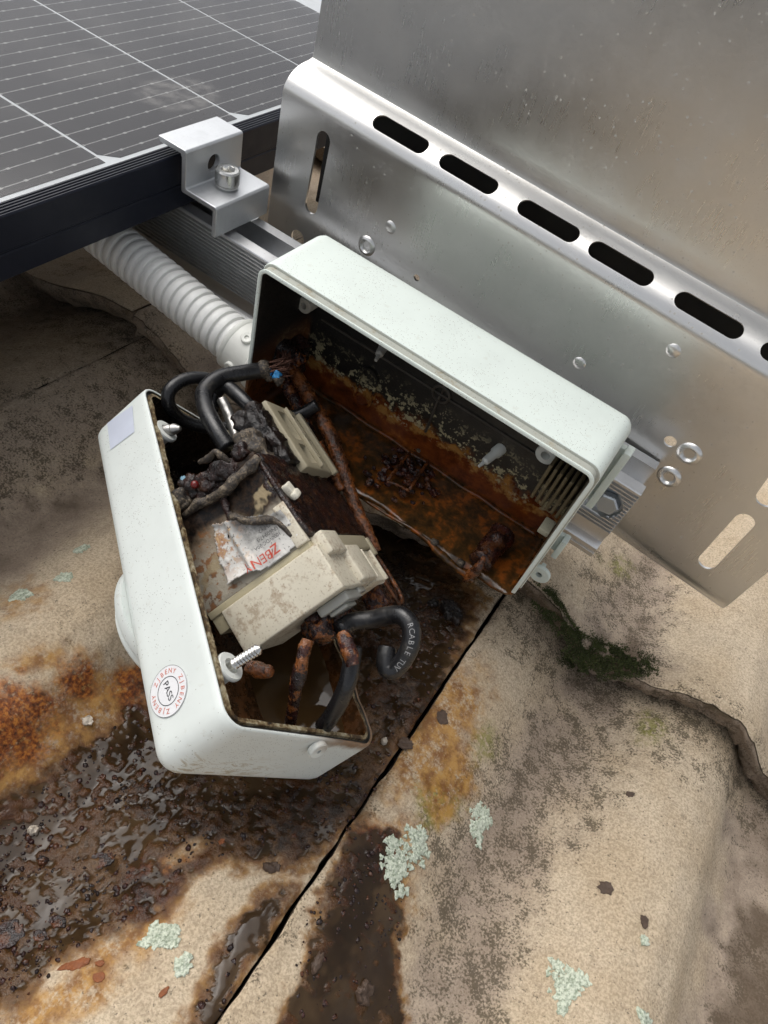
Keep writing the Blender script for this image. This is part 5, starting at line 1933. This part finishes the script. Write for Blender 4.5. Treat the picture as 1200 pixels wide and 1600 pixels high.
rod2, _ = cable('sooty_cable', [(440, 580, .238), (452, 608, .232), (468, 640, .226), (480, 668, .220), (486, 694, .214), (500, 730, .208)], [.0036, .0034, .0036, .0032, .0030, .0024], M_CHARR, 'sooty black cable peeling inside the left end of the box', 14, None, 'cable', rough=.2, rs=300, seed=42)
rod3, _ = cable('rusty_rod', [(498, 690, .214), (506, 715, .212), (520, 740, .209), (534, 766, .206)], [.0024, .0030, .0028, .0020], M_RUST, 'short rusty strip between the terminal block and the long rusted cable', 12, None, 'cable', rough=.3, rs=260, seed=43)
# charred knot in the left end of the box where the cables enter
kp = at_y(448, 556, .243)
knot = empty('charred_knot', loc=tuple(kp))
tag(knot, 'charred black knot of cable ends in the left corner of the box', 'debris')
for k in range(9):
    r_ = RNG.uniform(.004, .008)
    p = RNG.normal(0, .006, 3) * [1.0, .5, 1.0]
    rbox('charred_lump', (-r_, -r_, -r_), (r_, r_, r_), M_CHAR if k % 3 else M_CHARR, knot, r_ * .7, r_ * .22, 3, melt(r_ * .6, 260, 600 + k), frame_to(p, (0.3, .2, 1)))
for k in range(22):
    a = at_y(432 + RNG.uniform(0, 22), 545 + RNG.uniform(0, 12), .236) - kp
    b_ = at_y(430 + RNG.uniform(0, 22), 578 + RNG.uniform(0, 14), .228) - kp
    tube('wire_strand', [a, (a + b_) / 2 + RNG.normal(0, .0008, 3), b_], .0004, M_COPPER, knot, 6, 3)

# lower cables
tx, PT = cable('black_cable', [(530, 985, .135), (550, 972, .142), (580, 968, .147), (606, 962, .150), (628, 962, .151), (642, 980, .149), (642, 1005, .145), (632, 1028, .141), (616, 1046, .137), (604, 1044, .136), (603, 1026, .139), (606, 1012, .142)], .0037, M_CABLE, 'curled black cable with white print lying out on the wet tile')
M_PRINT = simple('white_print', (0.26, 0.26, 0.26), 0.6, 0, .1, 300, 0)
CC = catmull(PT, 10)
seg = CC[48:78]
cum = np.concatenate([[0], np.cumsum(np.linalg.norm(np.diff(seg, axis=0), axis=1))])
txt = 'RCABLE TUV'
for i, ch in enumerate(txt):
    if ch == ' ':
        continue
    s_ = cum[-1] * (i + .5) / len(txt)
    k = min(int(np.searchsorted(cum, s_)), len(seg) - 2)
    k = max(k, 1)
    p = seg[k - 1] + (seg[k] - seg[k - 1]) * ((s_ - cum[k - 1]) / max(cum[k] - cum[k - 1], 1e-9))
    tg_ = seg[k + 1] - seg[k - 1]
    tg_ /= np.linalg.norm(tg_)
    vw = CAM - p
    vw = vw - tg_ * vw.dot(tg_)
    vw /= np.linalg.norm(vw)
    side = np.cross(vw, tg_)
    V, F = text_data(ch, .0030)
    m_ = np.eye(4)
    m_[:3, 0], m_[:3, 1], m_[:3, 2], m_[:3, 3] = tg_, side, vw, p - np.array(tx.location)
    # wrap the letter on the jacket
    ang = V[:, 1] / .0037
    V2 = np.stack([V[:, 0], .00395 * np.sin(ang), .00395 * np.cos(ang)], 1)
    mesh('printed_letter', V2 @ m_[:3, :3].T + m_[:3, 3], F, M_PRINT, tx, False)
cable('black_cable', [(552, 1010, .128), (549, 1036, .124), (543, 1066, .119), (532, 1094, .115), (518, 1118, .112), (505, 1135, .110)], .0034, M_CABLE, 'short black cable dipping into the brown water of the cover')
cable('rusty_rod', [(482, 1000, .118), (472, 1030, .112), (465, 1066, .107), (458, 1100, .104), (454, 1130, .102)], [.0026, .0024, .0028, .0022, .0024], M_CHARR, 'upright rusted strip inside the wet end of the cover', 12, None, 'cable', rough=.3, rs=260, seed=51)
cable('rusty_rod', [(536, 990, .128), (545, 1015, .124), (552, 1040, .121)], [.0026, .0030, .0024], M_CHARR, 'stubby rusted strip hanging over the short black cable', 12, None, 'cable', rough=.3, rs=260, seed=52)
cable('rusty_rod', [(386, 1040, .098), (404, 1046, .099), (424, 1050, .100)], [.0020, .0030, .0018], M_RUST, 'small rust lump just beside the long screw in the cover', 12, None, 'debris', rough=.4, rs=260, seed=53)

# ================================================================== LICHEN, MOSS, GRIT, CLODS
def lichen_material():
    b = NB('mint_lichen')
    n = b.mr(b.noise(850, 3, 0.65), .32, .62)
    c = b.mix(n, (0.27, 0.32, 0.23), (0.64, 0.68, 0.56))
    b.set(color=c, rough=.9, normal=b.bump(b.noise(1500, 3, .6, off=2), .5, .0005))
    return b.mat


M_LICH = lichen_material()


def lichen(u_, v_, rpx, n_, label, seed):
    rg = np.random.default_rng(seed)
    c_ = on_tile(u_, v_)
    e_ = on_tile(u_ + rpx, v_)
    R_ = np.linalg.norm(e_ - c_)
    pts = [np.zeros(2)]
    n_ = int(n_ * 1.5)
    while len(pts) < n_:
        p = pts[rg.integers(len(pts))] + rg.normal(0, 1, 2) * R_ * .20
        if np.linalg.norm(p * [1, .85]) < R_ * (1 + .25 * math.sin(3 * math.atan2(p[1], p[0]) + seed)):
            pts.append(p)
    acc = Acc()
    for p in pts:
        x, y = c_[0] + p[0], c_[1] + p[1]
        z = float(ground_z(x, y)[0])
        r_ = rg.uniform(.0007, .0017)
        k = 9
        ph = rg.uniform(0, 6.28)
        V = [(0, 0, .0001 + rg.uniform(0, .0001))]
        for ring, rr in ((0, .6), (1, 1.0), (2, 1.02)):
            for i in range(k):
                a = ph + 2 * math.pi * i / k
                q_ = rr * r_ * (1 + .42 * math.sin(3 * a + ph * 2) + rg.uniform(-.2, .2))
                V.append((q_ * math.cos(a), q_ * math.sin(a), (.0002, .00026, -.0012)[ring] + rg.uniform(0, .00012)))
        F = [(0, 1 + i, 1 + (i + 1) % k) for i in range(k)]
        for ring in (0, 1):
            for i in range(k):
                F.append((1 + ring * k + i, 1 + (ring + 1) * k + i, 1 + (ring + 1) * k + (i + 1) % k, 1 + ring * k + (i + 1) % k))
        nrm = tile_normal(x, y) + rg.normal(0, .05, 3)
        acc.add(V, F, frame_to(np.array([x, y, z + .0004]) - c_, nrm))
    o = acc.build('lichen_patch', M_LICH)
    o.location = tuple(c_)
    tag(o, label, 'lichen', 'lichen patches on the roof tiles')


for a_ in ((752, 1280, 22, 60, 'single mint lichen patch highest on the tile right of the crack'), (658, 1306, 17, 42, 'small round mint lichen just above the largest patch by the crack'),
           (632, 1346, 32, 95, 'largest mint lichen patch, beside the brown puddle right of the crack'), (252, 1464, 28, 95, 'large mint lichen on the dry tile left of the crack'),
           (287, 1506, 13, 30, 'small mint lichen touching the large patch left of the crack'), (880, 1530, 33, 90, 'branching mint lichen at the bottom right of the photo'),
           (876, 1574, 12, 20, 'tiny lichen tuft just below the branching patch'), (101, 901, 12, 28, 'little pale lichen left of the white cover'),
           (28, 931, 19, 26, 'straggling pale lichen above the brown stain at the left edge'), (127, 856, 12, 12, 'faint lichen beside the upper part of the cover'),
           (1010, 1596, 11, 18, 'lichen cut off by the bottom edge, right of the branching patch'), (1008, 1468, 5, 6, 'tiny green lichen dot on the rounded hump')):
    lichen(*a_, seed=int(a_[0]))

# moss along the lap of the upper row
mp = [(838, 915), (868, 925), (885, 955), (905, 985), (960, 1008), (1015, 1030), (1025, 1048), (965, 1056), (895, 1050), (872, 1032), (895, 1008), (862, 970), (835, 940)]
U_, W_ = RNG.uniform(830, 1030, 60000), RNG.uniform(905, 1065, 60000)
D_ = poly_sd(U_, W_, mp)
ok = D_ > -3 + RNG.normal(0, 5, 60000)
U_, W_, D_ = U_[ok][:14000], W_[ok][:14000], D_[ok][:14000]
PM = on_tiles(U_, W_)
clump = fbm(PM, 160, 3, 700)
V_, F_ = [], []
for k_ in range(len(U_)):
    p = PM[k_]
    if clump[k_] < -.28:
        continue
    hgt = .0004 + (.0028 + .0034 * clump[k_]) * min(1, max(0, D_[k_]) / 22)
    b0 = p + np.array([0, 0, max(0, hgt * RNG.uniform(.3, 1.0)) - .0006])
    dr = np.array([RNG.normal(0, .8), RNG.normal(0, .8), 1.0])
    dr /= np.linalg.norm(dr)
    sd_ = np.cross(dr, RNG.normal(0, 1, 3))
    sd_ /= np.linalg.norm(sd_)
    l_ = RNG.uniform(.0006, .0017)
    w_ = .00034
    k = len(V_)
    V_ += [b0 - sd_ * w_, b0 + sd_ * w_, b0 + dr * l_ * .6 + sd_ * w_ * .9, b0 + dr * l_]
    F_ += [(k, k + 1, k + 2), (k, k + 2, k + 3)]
M_MOSS = simple('dark_moss', (0.048, 0.060, 0.014), 0.9, 0, .85, 120, 0)
o = mesh('moss', V_, F_, M_MOSS, None, False)
tag(o, 'dark green moss growing along the gap under the upper tile row', 'moss', kind='stuff')

# grit washed over the wet tile
acc = Acc()
M_GRIT = char_material('dark_grit', .16, .8, .28, .05)
ico = []
bm = bmesh.new()
bmesh.ops.create_icosphere(bm, subdivisions=1, radius=1)
IV = np.array([tuple(v.co) for v in bm.verts])
IF = [tuple(v.index for v in f.verts) for f in bm.faces]
bm.free()
U_, W_ = RNG.uniform(-40, 760, 30000), RNG.uniform(930, 1640, 30000)
ok = np.max([poly_sd(U_, W_, p) for p in WETP], axis=0) > np.abs(RNG.normal(0, 16, 30000))
PM = on_tiles(U_[ok][:3200], W_[ok][:3200])
for cnt, p in enumerate(PM):
    r_ = min(.00022 + RNG.exponential(.00030), .0014)
    V = IV * (r_ * RNG.uniform(.7, 1.3, 3)) * [1, 1, .6]
    V = V * (1 + .15 * RNG.normal(0, 1, (len(V), 1)))
    acc.add(V, IF, frame_to(p + np.array([0, 0, .0002]), (0, 0, 1), (math.cos(cnt), math.sin(cnt), 0)))
o = acc.build('grit', M_GRIT)
tag(o, 'dark rusty grit scattered through the wet area', 'grit', kind='stuff')

M_CLOD = simple('brown_clod', (0.075, 0.046, 0.030), 0.6, 0, .5, 500, .8, .001)
M_FLAKE = simple('orange_rust_flake', (0.22, 0.066, 0.016), 0.65, 0, .45, 500, .8, .001)
M_PEB = simple('pale_pebble', (0.50, 0.44, 0.36), 0.4, 0, .3, 500, .4, .001)
M_BCR = char_material('black_crust', .28, .1, 0, .25)


def clod(name, u_, v_, ru, rv, hgt, ang, mat, label, cat, grp=None, seed=0):
    hgt = hgt * (.45 if hgt < .0016 else .8)
    ru, rv = ru * .85, rv * .85
    c_ = on_tile(u_, v_)
    s_ = np.linalg.norm(c_ - CAM) / FPX
    a, b_ = ru * s_, rv * s_
    V, F = rbox_data((-a, -b_, -hgt * .5), (a, b_, hgt), min(a, b_, hgt) * .7, min(a, b_) * .3, 3)
    V = np.array(V)
    th = np.arctan2(V[:, 1] / b_, V[:, 0] / a)
    V[:, :2] *= (1 + .55 * fbm(np.stack([np.cos(th), np.sin(th), 0 * th + seed], 1), 2.6, 4, seed, .7))[:, None] * np.clip(1 / np.maximum(np.abs(np.cos(th)), np.abs(np.sin(th))), 1, 1.35)[:, None] ** -1
    V[:, 2] = np.where(V[:, 2] > 0, V[:, 2] * (.45 + .9 * sstep(-.6, .5, fbm(V, 420, 3, seed + 9))), V[:, 2])
    m_ = frame_to((0, 0, 0), tile_normal(c_[0], c_[1]), (math.cos(ang), math.sin(ang), 0))
    o = mesh(name, V @ m_[:3, :3].T, F, mat)
    o.location = tuple(c_)
    tag(o, label, cat, grp)


for k, a_ in enumerate((
        ('dirt_clod', 691, 1121, 11, 13, .0012, .6, M_CLOD, 'oval brown spot close to the crack below the box', 'dirt'),
        ('dirt_clod', 634, 1162, 15, 11, .0014, .2, M_CLOD, 'brown clod lying on the crack near the cover corner', 'dirt'),
        ('dirt_clod', 947, 1387, 12, 11, .0009, .4, M_CLOD, 'round dark brown spot in the middle of the right tile', 'dirt'),
        ('dirt_clod', 1007, 1440, 7, 9, .0008, .4, M_CLOD, 'small square brown spot on the side of the hump', 'dirt'),
        ('dirt_clod', 985, 1241, 7, 5, .0007, .4, M_CLOD, 'little brown spot near the top of the right hump', 'dirt'),
        ('dirt_clod', 566, 1552, 17, 15, .0030, .9, M_CLOD, 'wet reddish clod in the brown puddle right of the crack', 'dirt'),
        ('dirt_clod', 494, 1505, 8, 17, .0020, .1, M_CLOD, 'long dark clod in the puddle beside the crack', 'dirt'),
        ('dirt_clod', 424, 1356, 13, 9, .0022, .5, M_CLOD, 'dark chip on the wet edge left of the crack', 'dirt'),
        ('dirt_clod', 160, 1345, 12, 19, .0015, 2.2, M_GRIT, 'drop shaped dark clod in the wet area below the cover', 'dirt'),
        ('dirt_clod', 10, 1460, 18, 28, .0014, 2.4, M_GRIT, 'big dark clod in the water at the left edge', 'dirt'),
        ('dirt_clod', 90, 1440, 15, 8, .0012, .2, M_GRIT, 'flat dark clod in the water near the left edge', 'dirt'),
        ('dirt_clod', 62, 1462, 12, 7, .0012, .2, M_GRIT, 'flat dark clod under the other one by the left edge', 'dirt'),
        ('dirt_clod', 68, 1345, 9, 7, .0020, .2, M_GRIT, 'small reddish clod on the wet tile at left', 'dirt'),
        ('rust_flake', 118, 1507, 22, 7, .0010, .75, M_FLAKE, 'longest orange rust flake on the dry tile at bottom left', 'rust flake'),
        ('rust_flake', 154, 1527, 9, 7, .0010, .4, M_FLAKE, 'three cornered rust flake beside the longest one', 'rust flake'),
        ('rust_flake', 156, 1505, 7, 4, .0008, .5, M_FLAKE, 'small rust flake between the longest flake and the lichen', 'rust flake'),
        ('rust_flake', 256, 1550, 4, 9, .0008, -.2, M_FLAKE, 'narrow rust flake below the large left lichen', 'rust flake'),
        ('rust_flake', 347, 1315, 5, 6, .0015, -.2, M_FLAKE, 'bright orange crumb in the dark water near the cover', 'rust flake'),
        ('pebble', 52, 1298, 9, 8, .0042, .2, M_PEB, 'pale rounded pebble standing in the wet area at left', 'pebble'),
        ('pebble', 135, 1126, 8, 8, .0040, .2, M_PEB, 'pale glossy pebble below the rust stain left of the cover', 'pebble'),
        ('pebble', 600, 1160, 5, 6, .0030, .2, M_PEB, 'pale crumb at the lower right corner of the cover', 'pebble'),
        ('charred_lump', 704, 958, 27, 17, .0050, -.5, M_BCR, 'larger black crusty lump between the box and the crack', 'debris'),
        ('charred_lump', 676, 944, 10, 8, .0030, .3, M_BCR, 'small black crumb beside the larger crusty lump', 'debris'))):
    clod(*a_, seed=k * 7 + 1)
